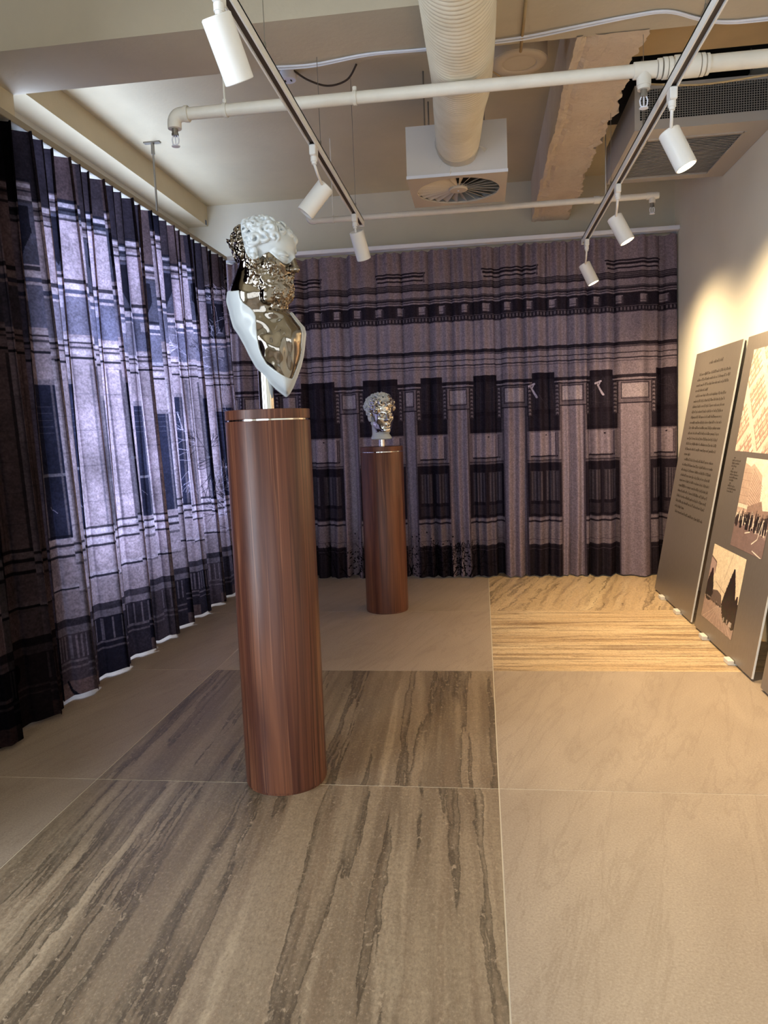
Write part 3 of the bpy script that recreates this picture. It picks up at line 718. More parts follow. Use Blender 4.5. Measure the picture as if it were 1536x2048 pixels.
def to_head(P, c, Rm, H, sq=1.0):
    """bust frame -> unit head frame (pivot .55 up the head)"""
    q = [P[0]-c[0], P[1]-c[1], P[2]-c[2]]; o = [(Rm[0, i]*q[0]+Rm[1, i]*q[1]+Rm[2, i]*q[2])/H+(0, 0, .55)[i] for i in range(3)]
    if sq != 1: o[2] = np.where(o[2] > .5, .5+(o[2]-.5)/sq, o[2])
    return o
def from_head(v, c, Rm, H, sq=1.0):
    v = np.array(v, float)
    if v[2] > .5: v[2] = .5+(v[2]-.5)*sq
    return np.array(c)+Rm@((np.array(v)-(0, 0, .55))*H)

def bearded_bust():
    def PX(px, py): return ((px-533+.045*(815-py))/530, (815-py)/543)
    cell = .0027; lo, hi = (-.165, -.20, .03), (.225, .17, .785); P = grid(lo, hi, cell); X, Y, Z = P
    H = .300; SQ = .80; th = math.radians(64); c = np.array([.028, -.005, .591])
    # face direction: right of the viewer and a little towards the camera, chin down
    Rm = rotz(-math.pi+th)@rotx(math.radians(-9))
    hp = to_head(P, c, Rm, H, SQ); hd = Head(hp); f = hd.face()
    f = smin(f, ell(hp, (0, -.05, .685), (.325, .375, .335)), .03)
    f = smin(f, ell(hp, (0, .13, .09), (.235, .225, .24)), .06)*H          # beard mass
    f = f.astype(np.float32); r = np.random.default_rng(4)
    def skin_points(mask, n, dmin):
        """points of the present surface inside a mask, no closer together than dmin, with outward normals"""
        I = np.argwhere((np.abs(f) < cell*.7) & mask); r.shuffle(I); out = []; seen = {}
        for a in I:
            w = np.array(lo)+a*cell; k = tuple((w/dmin).astype(int))
            if any(np.linalg.norm(w-q) < dmin for dx in (-1, 0, 1) for dy in (-1, 0, 1) for dz in (-1, 0, 1) for q in seen.get((k[0]+dx, k[1]+dy, k[2]+dz), ())): continue
            seen.setdefault(k, []).append(w); i_, j_, k_ = np.clip(a, 1, np.array(f.shape)-2)
            g_ = np.array([f[i_+1, j_, k_]-f[i_-1, j_, k_], f[i_, j_+1, k_]-f[i_, j_-1, k_], f[i_, j_, k_+1]-f[i_, j_, k_-1]]); out.append((w, g_/(np.linalg.norm(g_)+1e-9)))
            if len(out) >= n: break
        return out
    hx, hy, hz = np.abs(hp[0]), hp[1], hp[2]
    scalp = (hz > .34) & ((hy < -.0) | (hz > .83-.16*np.clip((hx-.16)/.1, 0, 1))) & ~((hx > .25) & (hy > -.16) & (hy < .06) & (hz < .60))
    for w, nn in skin_points(scalp, 200, .0245):
        s = .8+.5*r.random(); local_add(f, P, w+nn*(.002+.007*r.random()), .044, curl(nn+r.normal(size=3)*.25, .0140*s, .0082*s, r.random()*6), .002)
    beard = (hz > -.25) & (hz < np.minimum(.255+.95*np.maximum(hx-.12, 0), .43)) & (hy > -.06+.35*np.maximum(.22-hz, 0)) & ~((hx < .06) & (hz > .205) & (hz < .235) & (hy > .24)) & ~((hx < .05) & (hz > .27))
    for w, nn in skin_points(beard, 1100, .0080):
        rr = .0050+.0026*r.random(); el = r.normal(size=3)*.35+(0, 0, 1)+np.array([.3, 0, 0])*r.normal(); el /= np.linalg.norm(el)
        def lock(x_, y_, z_, rr=rr, el=el):
            t = np.clip(x_*el[0]+y_*el[1]+z_*el[2], -rr*.9, rr*.9); return np.sqrt((x_-t*el[0])**2+(y_-t*el[1])**2+(z_-t*el[2])**2)-rr
        local_add(f, P, w+nn*(.0025+.003*r.random()), .024, lock, .0012)
    for sg in (-1, 1):   # moustache
        for t in np.linspace(0, 1, 5):
            w = from_head((sg*(.02+.11*t), .375-.10*t, .275-.06*t), c, Rm, H); local_add(f, P, w, .03, lambda x, y, z: np.sqrt(x*x+y*y+z*z)-.0088, .004)
    # neck
    f = smin(f, cap(P, (-.004, .015, .56), (-.028, .01, .43), .070, .088), .02)
    f = smin(f, cap(P, (-.02, .03, .50), (-.055, .02, .44), .05, .055), .03)
    f = smin(f, cap(P, (.03, -.075, .47), (.018, -.085, .405), .016, .014), .02)
    # chest: shield-shaped slab with a modelled front
    outer = [PX(*q) for q in ((474, 566), (462, 577), (457, 590), (461, 610), (463, 622), (468, 640), (478, 655), (490, 678), (500, 700), (512, 722), (525, 738), (540, 757), (555, 772), (572, 786), (577, 781), (584, 768), (592, 748), (600, 726), (605, 705), (607, 690), (610, 660), (607, 648), (600, 640), (585, 620), (565, 600), (530, 575), (500, 566))]
    inner = [PX(*q) for q in ((480, 575), (482, 590), (488, 600), (500, 609), (508, 617), (512, 627), (513, 650), (515, 672), (518, 690), (523, 705), (533, 722), (548, 735), (562, 745), (576, 752), (583, 753), (586, 747), (592, 732), (599, 712), (602, 695), (601, 685), (603, 660), (600, 648), (591, 637), (578, 618), (600, 600), (650, 560), (650, 380), (440, 380), (440, 560), (466, 574))]
    X2, Z2 = X[:, 0, :], Z[:, 0, :]; so = polysd(X2, Z2, outer); si = polysd(X2, Z2, inner)
    s = np.clip(-so/.075, 0, 1); T = .074*np.sqrt(np.clip(1-(1-s)**2, 0, 1)); T = blur2(T, 10)+.010
    g = lambda x0, z0, sx, sz, a: a*np.exp(-((X2-x0)/sx)**2-((Z2-z0)/sz)**2)
    bump = g(.045, .235, .05, .055, .020)+g(.115, .25, .035, .06, .018)-g(.085, .20, .014, .09, .010)+g(.07, .36, .06, .016, .012)-g(.06, .405, .03, .02, .014)+g(-.01, .33, .03, .03, .010)+g(.115, .16, .03, .03, .010)
    u = (X2-Z2*.3)*1.0; bump += .0035*np.sin(X2*74+Z2*31)*np.sin(Z2*58-X2*20)
    bump = blur2(bump*np.clip(s*1.6, 0, 1), 6)
    ym = (.02-.10*(X2-.03)-.06*(.4-Z2)*0)[:, None, :]
    front = (ym-Y)-(T+bump)[:, None, :]; back = (Y-ym)-(T*.55+.012)[:, None, :]
    tor = np.maximum(np.maximum(front, back), so[:, None, :]); tor = np.where(tor > .05, .05, tor)
    f = smin(f, tor, .022)
    root = thing('bust_sculpture', 'chrome bearded male bust with white hair and white shoulder shell on the tall near pedestal', 'sculpture', (-.82, 2.878, 1.4905)); root.rotation_euler = (0, 0, math.atan2(.274, .962))
    V, Q = nets(f, lo, cell); V = relax(V, Q, 3); arr_obj('metal_body', V, Q, M['chrome'], root)
    white = [PX(*q) for q in ((483, 440), (486, 470), (490, 487), (493, 503), (499, 516), (507, 522), (516, 519), (527, 510), (533, 506), (538, 504), (543, 508), (553, 518), (565, 525), (573, 525), (582, 520), (590, 512), (597, 500), (613, 484), (630, 420), (540, 395), (490, 400))]
    sw = polysd(X2, Z2, white)[:, None, :]
    F2 = smax(f-.0022, sw+0*f, .004).astype(np.float32); V, Q = nets(F2, lo, cell); V = relax(V, Q, 2)
    arr_obj('white_head_shell', V, Q, M['resin'], root)['label'] = 'white upper head shell with curls, ear and brow'
    ch = np.maximum(-si, (Z2-.475)); F3 = smax(f-.006, ch[:, None, :]+0*f, .005).astype(np.float32); V, Q = nets(F3, lo, cell); V = relax(V, Q, 3)
    arr_obj('white_shoulder_shell', V, Q, M['resin'], root)['label'] = 'white rim wrapping the shoulder and chest edge'
    obj('support_post', MB().lathe((.0, .03, 0), [(.029, 0), (.029, .30)], 48), M['chrome_post'], root, True, local=True, angle=40)
bearded_bust()

def youth_head():
    cell = .0028; lo, hi = (-.165, -.21, .0), (.17, .17, .475); P = grid(lo, hi, cell); X, Y, Z = P
    H = .272; c = np.array([.004, 0, .255]); th = math.radians(27); Rm = rotz(math.pi+th)@rotx(math.radians(-3))@np.array([[math.cos(.05), 0, math.sin(.05)], [0, 1, 0], [-math.sin(.05), 0, math.cos(.05)]])
    hp = to_head(P, c, Rm, H); f = Head(hp).face(); f = smin(f, ell(hp, (0, -.06, .69), (.35, .40, .335)), .03)*H
    r = np.random.default_rng(12)
    for n in fib(105):
        v = np.array([n[0]*.365, n[1]*.415-.05, n[2]*.36+.70]); x, y, z = abs(v[0]), v[1], v[2]
        if y > .02 and z < .79-(.20 if x > .24 else .0): continue
        if z < .30 or (x > .28 and -.15 < y < .06 and z < .52): continue
        w = from_head(v, c, Rm, H); nn = Rm@(n/np.array([.365, .415, .36])); s = .95+.5*r.random(); w = w+nn/np.linalg.norm(nn)*.003+r.normal(size=3)*.003
        local_add(f, P, w, .046, curl(nn+r.normal(size=3)*.3, .0135*s, .0085*s, r.random()*6), .003)
    f = smin(f, cap(P, (-.01, .03, .26), (.0, .02, .06), .060, .066), .02)
    f = smin(f, ell(P, (.006, .012, .062), (.076, .072, .03)), .02)
    f = smax(f, .052-Z, .006)
    f = f.astype(np.float32)
    root = thing('head_sculpture', 'white curly youthful head with chrome face on the shorter far pedestal', 'sculpture', (-.757, 5.74, 1.2695)); root.rotation_euler = (0, 0, math.atan2(.757, 5.74))
    V, Q = nets(f, lo, cell); V = relax(V, Q, 3); arr_obj('white_head', V, Q, M['resin'], root)
    hx, hy, hz = hp
    G = np.maximum(np.maximum(.055-hy+.35*np.maximum(0, hz-.9), hz-.985+.10*np.sin(hx*9+1.0)), .035-hz-.10*np.abs(hx))
    G = np.maximum(G, np.where((hz > .86) & (np.abs(hx-.02) < .12), (hz-.86)*.8, -1))
    F2 = smax(f-.003, (G*H).astype(np.float32), .003); V, Q = nets(F2, lo, cell); V = relax(V, Q, 3)
    arr_obj('chrome_face', V, Q, M['chrome_face'], root)['label'] = 'chrome face and front curls'
    obj('support_post', MB().lathe((.004, .015, 0), [(.0255, 0), (.0255, .12)], 40), M['chrome_post'], root, True, local=True, angle=40)
youth_head()

# ------------------------------------------------------------------ pedestals
def pedestal(x, y, h, label, seed):
    t = thing('pedestal', label, 'pedestal', (x, y, 0), 'walnut column pedestals'); R = .163; m = walnut(seed)
    obj('column', MB().lathe((x, y, 0), [(R-.004, 0), (R-.004, .008), (R, .010), (R, h-.045), (R-.0015, h-.042)], 96), m, t, True, angle=30)
    obj('reveal_ring', MB().lathe((x, y, 0), [(R-.008, h-.045), (R-.008, h-.036)], 96), M['chrome_post'], t, True, angle=30)['label'] = 'thin polished metal ring in the joint'
    obj('cap', MB().lathe((x, y, 0), [(R-.0015, h-.036), (R, h-.034), (R, h-.0015), (R-.0015, h)], 96), m, t, True, angle=30)
pedestal(-.82, 2.878, 1.490, 'tall walnut cylinder pedestal nearest the camera, under the bearded bust', 1.0)
pedestal(-.757, 5.74, 1.269, 'shorter walnut cylinder pedestal near the back curtain, under the white curly head', 2.3)

# ------------------------------------------------------------------ lighting tracks and spotlights
def track(x, y1, label, wires, wz):
    t = thing('lighting_track', label, 'lighting track', (x, 2, 2.75)); w = .018; z0, z1 = 2.722, 2.762
    b = MB().box(x-w, x-w+.006, -2.2, y1, z0, z1).box(x+w-.006, x+w, -2.2, y1, z0, z1).box(x-w, x+w, -2.2, y1, z1-.008, z1)
    obj('rail', b, M['white'], t)
    obj('conductor_slot', MB().box(x-w+.0062, x+w-.0062, -2.19, y1-.002, z0+.010, z1-.0085), M['track_slot'], t)
    obj('end_cap', MB().box(x-w-.001, x+w+.001, y1-.001, y1+.012, z0-.001, z1+.001, bev=.002), M['white'], t)
    for y, top in wires:
        g = obj('cable_gripper', MB().lathe((x, y, z1), [(.006, 0), (.006, .012), (.004, .014), (.004, .045), (.002, .05)], 10), M['steel'], t, True)
        obj('suspension_wire', MB().tube([(x, y, z1+.045), (x, y, top-.002)], .0016, 6), M['steel'], g, local=False)
track(-.746, 5.07, 'lighting track with unlit spotlights hung left of the duct', [(2.845, 3.549), (3.81, 3.199), (4.855, 3.549)], 0)
track(.798, 6.02, 'lighting track with lit spotlights hung over the right side', [(2.9, 3.549), (3.91, 3.549), (4.82, 3.549)], 0)
def spotlight(A, Bp, tx, ty, lit, label):
    """A: back of the can, Bp: its aperture, (tx, ty) the place of its adapter on the track"""
    A = Vector(A); Bp = Vector(Bp); ax = (Bp-A).normalized(); L = (Bp-A).length; R = .045
    root = thing('spotlight', label, 'spotlight', (tx, ty, 2.722), 'white spotlights on the ceiling tracks')
    b = MB().box(tx-.015, tx+.015, ty-.032, ty+.032, 2.676, 2.724, bev=.004)
    obj('adapter', b, M['white'], root)
    k = Vector((tx, ty, 2.676)); e = A+ax*.018
    obj('swivel', MB().tube([k, k-Vector((0, 0, .022))], .016, 16).tube([k-Vector((0, 0, .018)), k-Vector((0, 0, .034))], .012, 16), M['white'], root, True, angle=40)
    obj('stem', MB().tube([k-Vector((0, 0, .03)), (k-Vector((0, 0, .045))).lerp(e, .35), e], .0065, 10), M['white'], root, True)
    q = ax.to_track_quat('Z', 'Y').to_matrix()
    def tr(prof, seg=40, cap_=True):
        m = MB().lathe((0, 0, 0), prof, seg, cap=cap_); m.v = [tuple(A+q@Vector(v)) for v in m.v]; return m
    obj('can', tr([(R-.004, 0), (R, .004), (R, L-.002), (R-.002, L), (R-.005, L), (R-.006, L-.014)]), M['white'], root, True, angle=35)
    obj('lens', tr([(.0001, L-.010), (R-.0065, L-.010)], cap_=False), M['lamp_on' if lit else 'lamp_off'], root)
    obj('back_screw', tr([(.006, -.0015), (.006, .001)], 12), M['steel'], root)
    if lit:
        l = bpy.data.lights.new('beam', 'SPOT'); l.energy = SPOT_POWER; l.color = SPOT_COL; l.spot_size = math.radians(140); l.spot_blend = 1.0; l.shadow_soft_size = .035
        o = bpy.data.objects.new('beam', l); C.objects.link(o); o.parent = root; o.location = (Bp+ax*.004)-root.location; o.rotation_euler = (-ax).to_track_quat('Z', 'Y').to_euler()
spotlight((-.735, 2.262, 2.61), (-.70, 2.35, 2.46), -.746, 2.33, False, 'unlit spotlight nearest the camera at the top left')
spotlight((-.735, 3.845, 2.61), (-.845, 3.83, 2.48), -.746, 3.632, False, 'unlit spotlight in the middle of the left track, tilted to the left')
spotlight((-.746, 4.84, 2.635), (-.715, 4.92, 2.48), -.746, 4.80, False, 'unlit spotlight at the far end of the left track')
for (a, b, y, lb) in (((.812, 3.475, 2.60), (.880, 3.455, 2.445), 3.36, 'lit spotlight before the air conditioner grille, nearest on the right track'),
                      ((.812, 4.80, 2.60), (.885, 4.785, 2.45), 4.60, 'lit spotlight in the middle of the right track'),
                      ((.812, 6.13, 2.60), (.88, 6.12, 2.45), 5.88, 'lit spotlight at the far end of the right track by the back curtain')):
    spotlight(a, b, .798, y, True, lb)

# ------------------------------------------------------------------ pipes
def sprinkler(parent, x, y, z, up):
    s = -1 if not up else 1
    b = MB().tube([(x, y, z), (x, y, z+s*.022)], .014, 12).tube([(x, y, z+s*.02), (x, y, z+s*.03)], .016, 6)
    o = obj('sprinkler_head', b, M['steel'], parent)
    fr = MB()
    for sg in (-1, 1): fr.tube([(x+sg*.010, y, z+s*.028), (x+sg*.016, y, z+s*.045), (x+sg*.013, y, z+s*.065), (x, y, z+s*.073)], .0032, 6)
    fr.tube([(x, y, z+s*.03), (x, y, z+s*.068)], .0026, 6); fr.lathe((x, y, z+s*.076), [(.004, -.003), (.019, -.0015), (.019, .0015), (.004, .003)], 14)
    obj('deflector_frame', fr, M['rail'], o)
def bend(c, a, b, r, n=7): # quarter bend from direction a to b around corner c
    a = Vector(a); b = Vector(b); c = Vector(c); return [c-a*r+a*r*math.sin(t)+b*r*(1-math.cos(t)) for t in np.linspace(0, math.pi/2, n)]
def pipes():
    z, y, r = 2.86, 3.49, .0265
    p = thing('sprinkler_pipe', 'white sprinkler pipe crossing under the duct and the cross beam', 'pipe', (0, y, z))
    obj('pipe_run', MB().tube([(-1.31, y, z), (.70, y, z)], r, 20), M['pipe'], p, True, angle=40)
    obj('pipe_run', MB().tube([(.80, y, z+.002), (XR-.002, y, z+.002)], .034, 20), M['pipe'], p, True, angle=40)
    el = [(-1.295, y, z)]+bend((-1.358, y, z), (-1, 0, 0), (0, 0, -1), .035)+[(-1.358, y, z-.06)]
    obj('elbow', MB().tube(el, .031, 16).tube([(-1.305, y, z), (-1.288, y, z)], .035, 16), M['pipe'], p, True, angle=40)
    sprinkler(p, -1.358, y, z-.06, False)
    obj('tee', MB().tube([(.672, y, z), (.765, y, z)], .034, 18).tube([(.714, y, z), (.714, y, z-.062)], .030, 16).tube([(.714, y, z-.055), (.714, y, z-.078)], .026, 16), M['pipe'], p, True, angle=40)
    sprinkler(p, .714, y, z-.076, False)
    for x0, x1, rr in ((.768, .784, .040), (.790, .806, .043), (.810, .826, .043), (.836, .935, .046), (.94, .955, .045), (.962, .974, .042)):
        obj('coupling', MB().tube([(x0, y, z), (x1, y, z)], rr, 20), M['pipe'], p, True, angle=40)
    for x, zt in ((-1.115, 3.199), (-.52, 2.905)):
        obj('hanger', MB().tube([(x, y, z+.03), (x, y, zt)], .005, 8).lathe((x, y, z-.031), [(.006, 0), (.006, .006)], 8).tube([(x-.008, y, z), (x+.008, y, z)], .031, 20).tube([(x, y, z+.026), (x, y, z+.046)], .010, 8), M['pipe'], p, True, angle=40)
    z, y, r = 2.97, 5.775, .021
    p = thing('sprinkler_pipe', 'thinner white sprinkler pipe further back, behind the square diffuser', 'pipe', (0, y, z))
    obj('pipe_run', MB().tube([(-1.20, y, z), (1.285, y, z)], r, 18), M['pipe'], p, True, angle=40)
    el = [(-1.19, y, z)]+bend((-1.245, y, z), (-1, 0, 0), (0, 0, 1), .03)+[(-1.245, y, z+.05)]
    obj('elbow', MB().tube(el, .024, 16), M['pipe'], p, True, angle=40); sprinkler(p, -1.245, y, z+.05, True)
    obj('tee', MB().tube([(1.20, y, z), (1.275, y, z)], .025, 16).tube([(1.238, y, z), (1.238, y, z-.05)], .022, 14), M['pipe'], p, True, angle=40); sprinkler(p, 1.238, y, z-.048, False)
    for x in (-1.06, .92):
        obj('hanger', MB().tube([(x, y, z+.02), (x, y, 3.549)], .004, 8).tube([(x-.008, y, z), (x+.008, y, z)], .026, 18), M['pipe'], p, True, angle=40)
    obj('coupling', MB().tube([(.835, y, z), (.875, y, z)], .027, 18), M['pipe'], p, True, angle=40)
pipes()

# ------------------------------------------------------------------ duct and diffuser
def duct():
    ctrl = [(-.10, 1.2, 3.12, .148), (-.075, 2.4, 3.10, .148), (-.055, 3.0, 3.05, .148), (-.05, 3.4, 3.030, .146), (-.055, 3.85, 3.038, .140), (-.075, 4.2, 3.075, .135), (-.09, 4.55, 3.08, .130), (-.10, 4.775, 3.08, .127)]
    t = np.linspace(0, len(ctrl)-1, 520); c = np.array(ctrl)
    def cr(tt):
        i = min(int(tt), len(c)-2); u = tt-i; p0, p1, p2, p3 = c[max(i-1, 0)], c[i], c[i+1], c[min(i+2, len(c)-1)]
        return .5*((2*p1)+(-p0+p2)*u+(2*p0-5*p1+4*p2-p3)*u*u+(-p0+3*p1-3*p2+p3)*u**3)
    S_ = np.array([cr(x) for x in t]); ln = np.r_[0, np.cumsum(np.linalg.norm(np.diff(S_[:, :3], axis=0), axis=1))]
    seg = 40; V = []; F = []; n = 1500; li = np.linspace(0, ln[-1], n)
    for q in li:
        p = [np.interp(q, ln, S_[:, k]) for k in range(4)]; rib = .0042*abs(math.sin(math.pi*q/.026))**.8-.002
        for k in range(seg):
            a = 2*math.pi*k/seg; rr = p[3]+rib
            x = p[0]+rr*math.cos(a); z = p[2]+rr*math.sin(a)
            if abs(p[1]-3.49) < .09 and z < 2.89: z = 2.89+(z-2.89)*.1
            V.append((x, p[1], z))
    for i in range(n-1):
        for k in range(seg): F.append((i*seg+k, (i+1)*seg+k, (i+1)*seg+(k+1) % seg, i*seg+(k+1) % seg))
    d = thing('flexible_duct', 'cream ribbed flexible air duct running along the ceiling to the diffuser', 'duct', (-.07, 3.4, 3.05))
    arr_obj('ribbed_hose', V, F, M['duct'], d, off=(-.07, 3.4, 3.05))
    col = []
    for rr, yy in ((.130, 4.70), (.133, 4.772)):
        for k in range(48):
            a = 2*math.pi*k/48; w = 1+.05*max(0, math.sin(a*2.5+.6))**3*(1 if yy > 4.75 else 0); col.append((-.10+rr*w*math.cos(a), yy+.004*math.sin(a*5), 3.08+rr*w*math.sin(a)))
    b = MB().add(col, [(k, (k+1) % 48, 48+(k+1) % 48, 48+k) for k in range(48)])
    for a in (-.25, -2.35, -1.9):   # loose tape tails
        x, z = -.10+.132*math.cos(a), 3.08+.132*math.sin(a); b.add([(x, 4.74, z), (x+.04*math.cos(a)+.012, 4.765, z+.04*math.sin(a)), (x+.03*math.cos(a), 4.77, z+.035*math.sin(a)-.02)], [(0, 1, 2)])
    obj('tape_collar', b, M['film'], d, True)
    x0, x1, y0, y1, z0, z1 = -.412, .192, 4.78, 5.385, 2.90, 3.205; cx, cy = (x0+x1)/2, (y0+y1)/2; R = .262
    t = thing('ceiling_diffuser', 'square white swirl air diffuser box at the end of the cream duct', 'air diffuser', (cx, cy, z0))
    zt = z1-.0032; b = MB().box(x0, x1, y0, y0+.003, z0+.0102, zt).box(x0, x1, y1-.003, y1, z0+.0102, zt).box(x0, x0+.003, y0+.0032, y1-.0032, z0+.0102, zt).box(x1-.003, x1, y0+.0032, y1-.0032, z0+.0102, zt).box(x0, x1, y0, y1, z1-.003, z1)
    obj('plenum_box', b, M['plenum'], t); 
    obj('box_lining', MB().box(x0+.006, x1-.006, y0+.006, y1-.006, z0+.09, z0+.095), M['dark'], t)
    # face plate with a round opening
    n = 64; V = []; F = []
    for zz in (z0, z0+.010):
        for k in range(n):
            a = 2*math.pi*k/n; V.append((cx+R*math.cos(a), cy+R*math.sin(a), zz))
        for k in range(n):
            a = 2*math.pi*k/n; s_ = 1/max(abs(math.cos(a)), abs(math.sin(a))); V.append((cx+.3045*s_*math.cos(a), cy+.3045*s_*math.sin(a), zz))
    for k in range(n):
        j = (k+1) % n; F += [(k, n+k, n+j, j), (2*n+k, 2*n+j, 3*n+j, 3*n+k), (n+k, 3*n+k, 3*n+j, n+j), (k, j, 2*n+j, 2*n+k)]
    obj('face_plate', MB().add(V, F), M['diffuser'], t)
    obj('front_flange', MB().box(x0-.003, x1+.003, y0-.006, y0, z0, z0+.018), M['rail'], t)
    hub = MB().lathe((cx, cy, z0), [(.0001, .002), (.055, .003), (.06, .008), (.06, .03)], 32); h = obj('hub', hub, M['diffuser'], t, True, angle=40)
    obj('screw', MB().lathe((cx, cy, z0), [(.006, -.001), (.006, .004)], 12), M['rail'], h)
    N = 24; r0, r1 = .055, R; w0, w1 = .010, .050; v = MB()
    for q in (0, 1):
        zt = .002*q
        for r_, w in ((r0, w0), (r1, w1)):
            for sg in (-.5, .5): v.v.append((r_, sg*w*.80, (.018+.60*sg*w)+zt))
    v.add([], []); v.f = [(0, 2, 3, 1), (4, 5, 7, 6), (0, 1, 5, 4), (2, 6, 7, 3), (0, 4, 6, 2), (1, 3, 7, 5)]; v.mi = [0]*6
    first = obj('vane', v, M['diffuser'], t, local=True)
    for k in range(N):
        o = first if k == 0 else first.copy()
        if k: C.objects.link(o); o.parent = t
        o.rotation_euler = (0, 0, 2*math.pi*(k+.5)/N)
    for x in (-.30, .06): obj('threaded_rod', MB().tube([(x, 4.86, z1), (x, 4.86, 3.549)], .005, 8), M['steel'], t)
    for x in (-.30, .06): obj('threaded_rod', MB().tube([(x, 5.30, z1), (x, 5.30, 3.549)], .005, 8), M['steel'], t)
duct()

# ------------------------------------------------------------------ air conditioner
def air_con():
    x0, x1, y0, y1, z0, z1 = .930, XR-.002, 4.80, 5.80, 3.075, 3.325
    t = thing('air_conditioner', 'grey air conditioning unit with mesh grille high on the right wall', 'air conditioner', (x0, y0, z0))
    fw = .03
    b = MB().box(x0, x0+.004, y0+.0122, y1-.0042, z0+.0062, z1-.0042).box(x0, x1, y1-.004, y1, z0+.0062, z1-.0042).box(x0, x1, y0+.0122, y1, z1-.004, z1).box(x1-.004, x1, y0+.0122, y1-.0042, z0+.0062, z1-.0042)
    obj('casing', b, M['casing'], t)
    g0 = z0+.055
    obj('front_frame', MB().box(x0, x1, y0-.004, y0+.012, z0, g0).box(x0, x1, y0-.004, y0+.012, z1-.025, z1).box(x0, x0+fw, y0-.004, y0+.012, g0, z1-.025).box(x1-fw, x1, y0-.004, y0+.012, g0, z1-.025), M['casing'], t)
    w = MB(); n = 52
    for k in range(1, n): x = x0+fw+(x1-x0-2*fw)*k/n; w.box(x-.0016, x+.0016, y0+.001, y0+.004, g0, z1-.025)
    for k in range(1, 13): z = g0+(z1-.025-g0)*k/13; w.box(x0+fw, x1-fw, y0+.0, y0+.003, z-.0014, z+.0014)
    o = obj('wire_mesh', w, M['mesh_wire'], t); o['kind'] = 'stuff'
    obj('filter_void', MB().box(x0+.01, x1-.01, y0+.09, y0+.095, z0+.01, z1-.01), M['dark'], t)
    ax0, ax1, ay0, ay1 = 1.03, 1.59, 4.96, 5.70
    b = MB().box(x0, ax0, y0+.0122, y1, z0, z0+.006).box(ax1, x1, y0+.0122, y1, z0, z0+.006).box(ax0, ax1, y0+.0122, ay0, z0, z0+.006).box(ax0, ax1, ay1, y1, z0, z0+.006)
    obj('bottom_plate', b, M['casing'], t)
    f = MB(); e = .012
    f.box(ax0-e, ax0+.006, ay0-e, ay1+e, z0-.007, z0).box(ax1-.006, ax1+e, ay0-e, ay1+e, z0-.007, z0).box(ax0, ax1, ay0-e, ay0+.006, z0-.007, z0).box(ax0, ax1, ay1-.006, ay1+e, z0-.007, z0)
    obj('grille_frame', f, M['casing'], t)
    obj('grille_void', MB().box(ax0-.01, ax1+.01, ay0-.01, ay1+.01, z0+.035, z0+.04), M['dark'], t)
    N = 26; s_ = MB(); L = ax1-ax0-.012
    V = [(0, -.008, -.004), (L, -.008, -.004), (L, .008, .010), (0, .008, .010), (0, -.0065, -.0055), (L, -.0065, -.0055), (L, .0095, .0085), (0, .0095, .0085)]
    s_.add(V, [(0, 1, 2, 3), (7, 6, 5, 4), (0, 4, 5, 1), (2, 6, 7, 3), (1, 5, 6, 2), (0, 3, 7, 4)])
    first = obj('slat', s_, M['casing'], t, local=True)
    for k in range(N):
        o = first if k == 0 else first.copy()
        if k: C.objects.link(o); o.parent = t
        o.location = (ax0+.006-x0, ay0+.018+(ay1-ay0-.036)*k/(N-1)-y0, .004)
    for x in (1.0, 1.62): obj('threaded_rod', MB().tube([(x, y0+.15, z1), (x, y0+.15, 3.549)], .005, 8), M['steel'], t)
air_con()

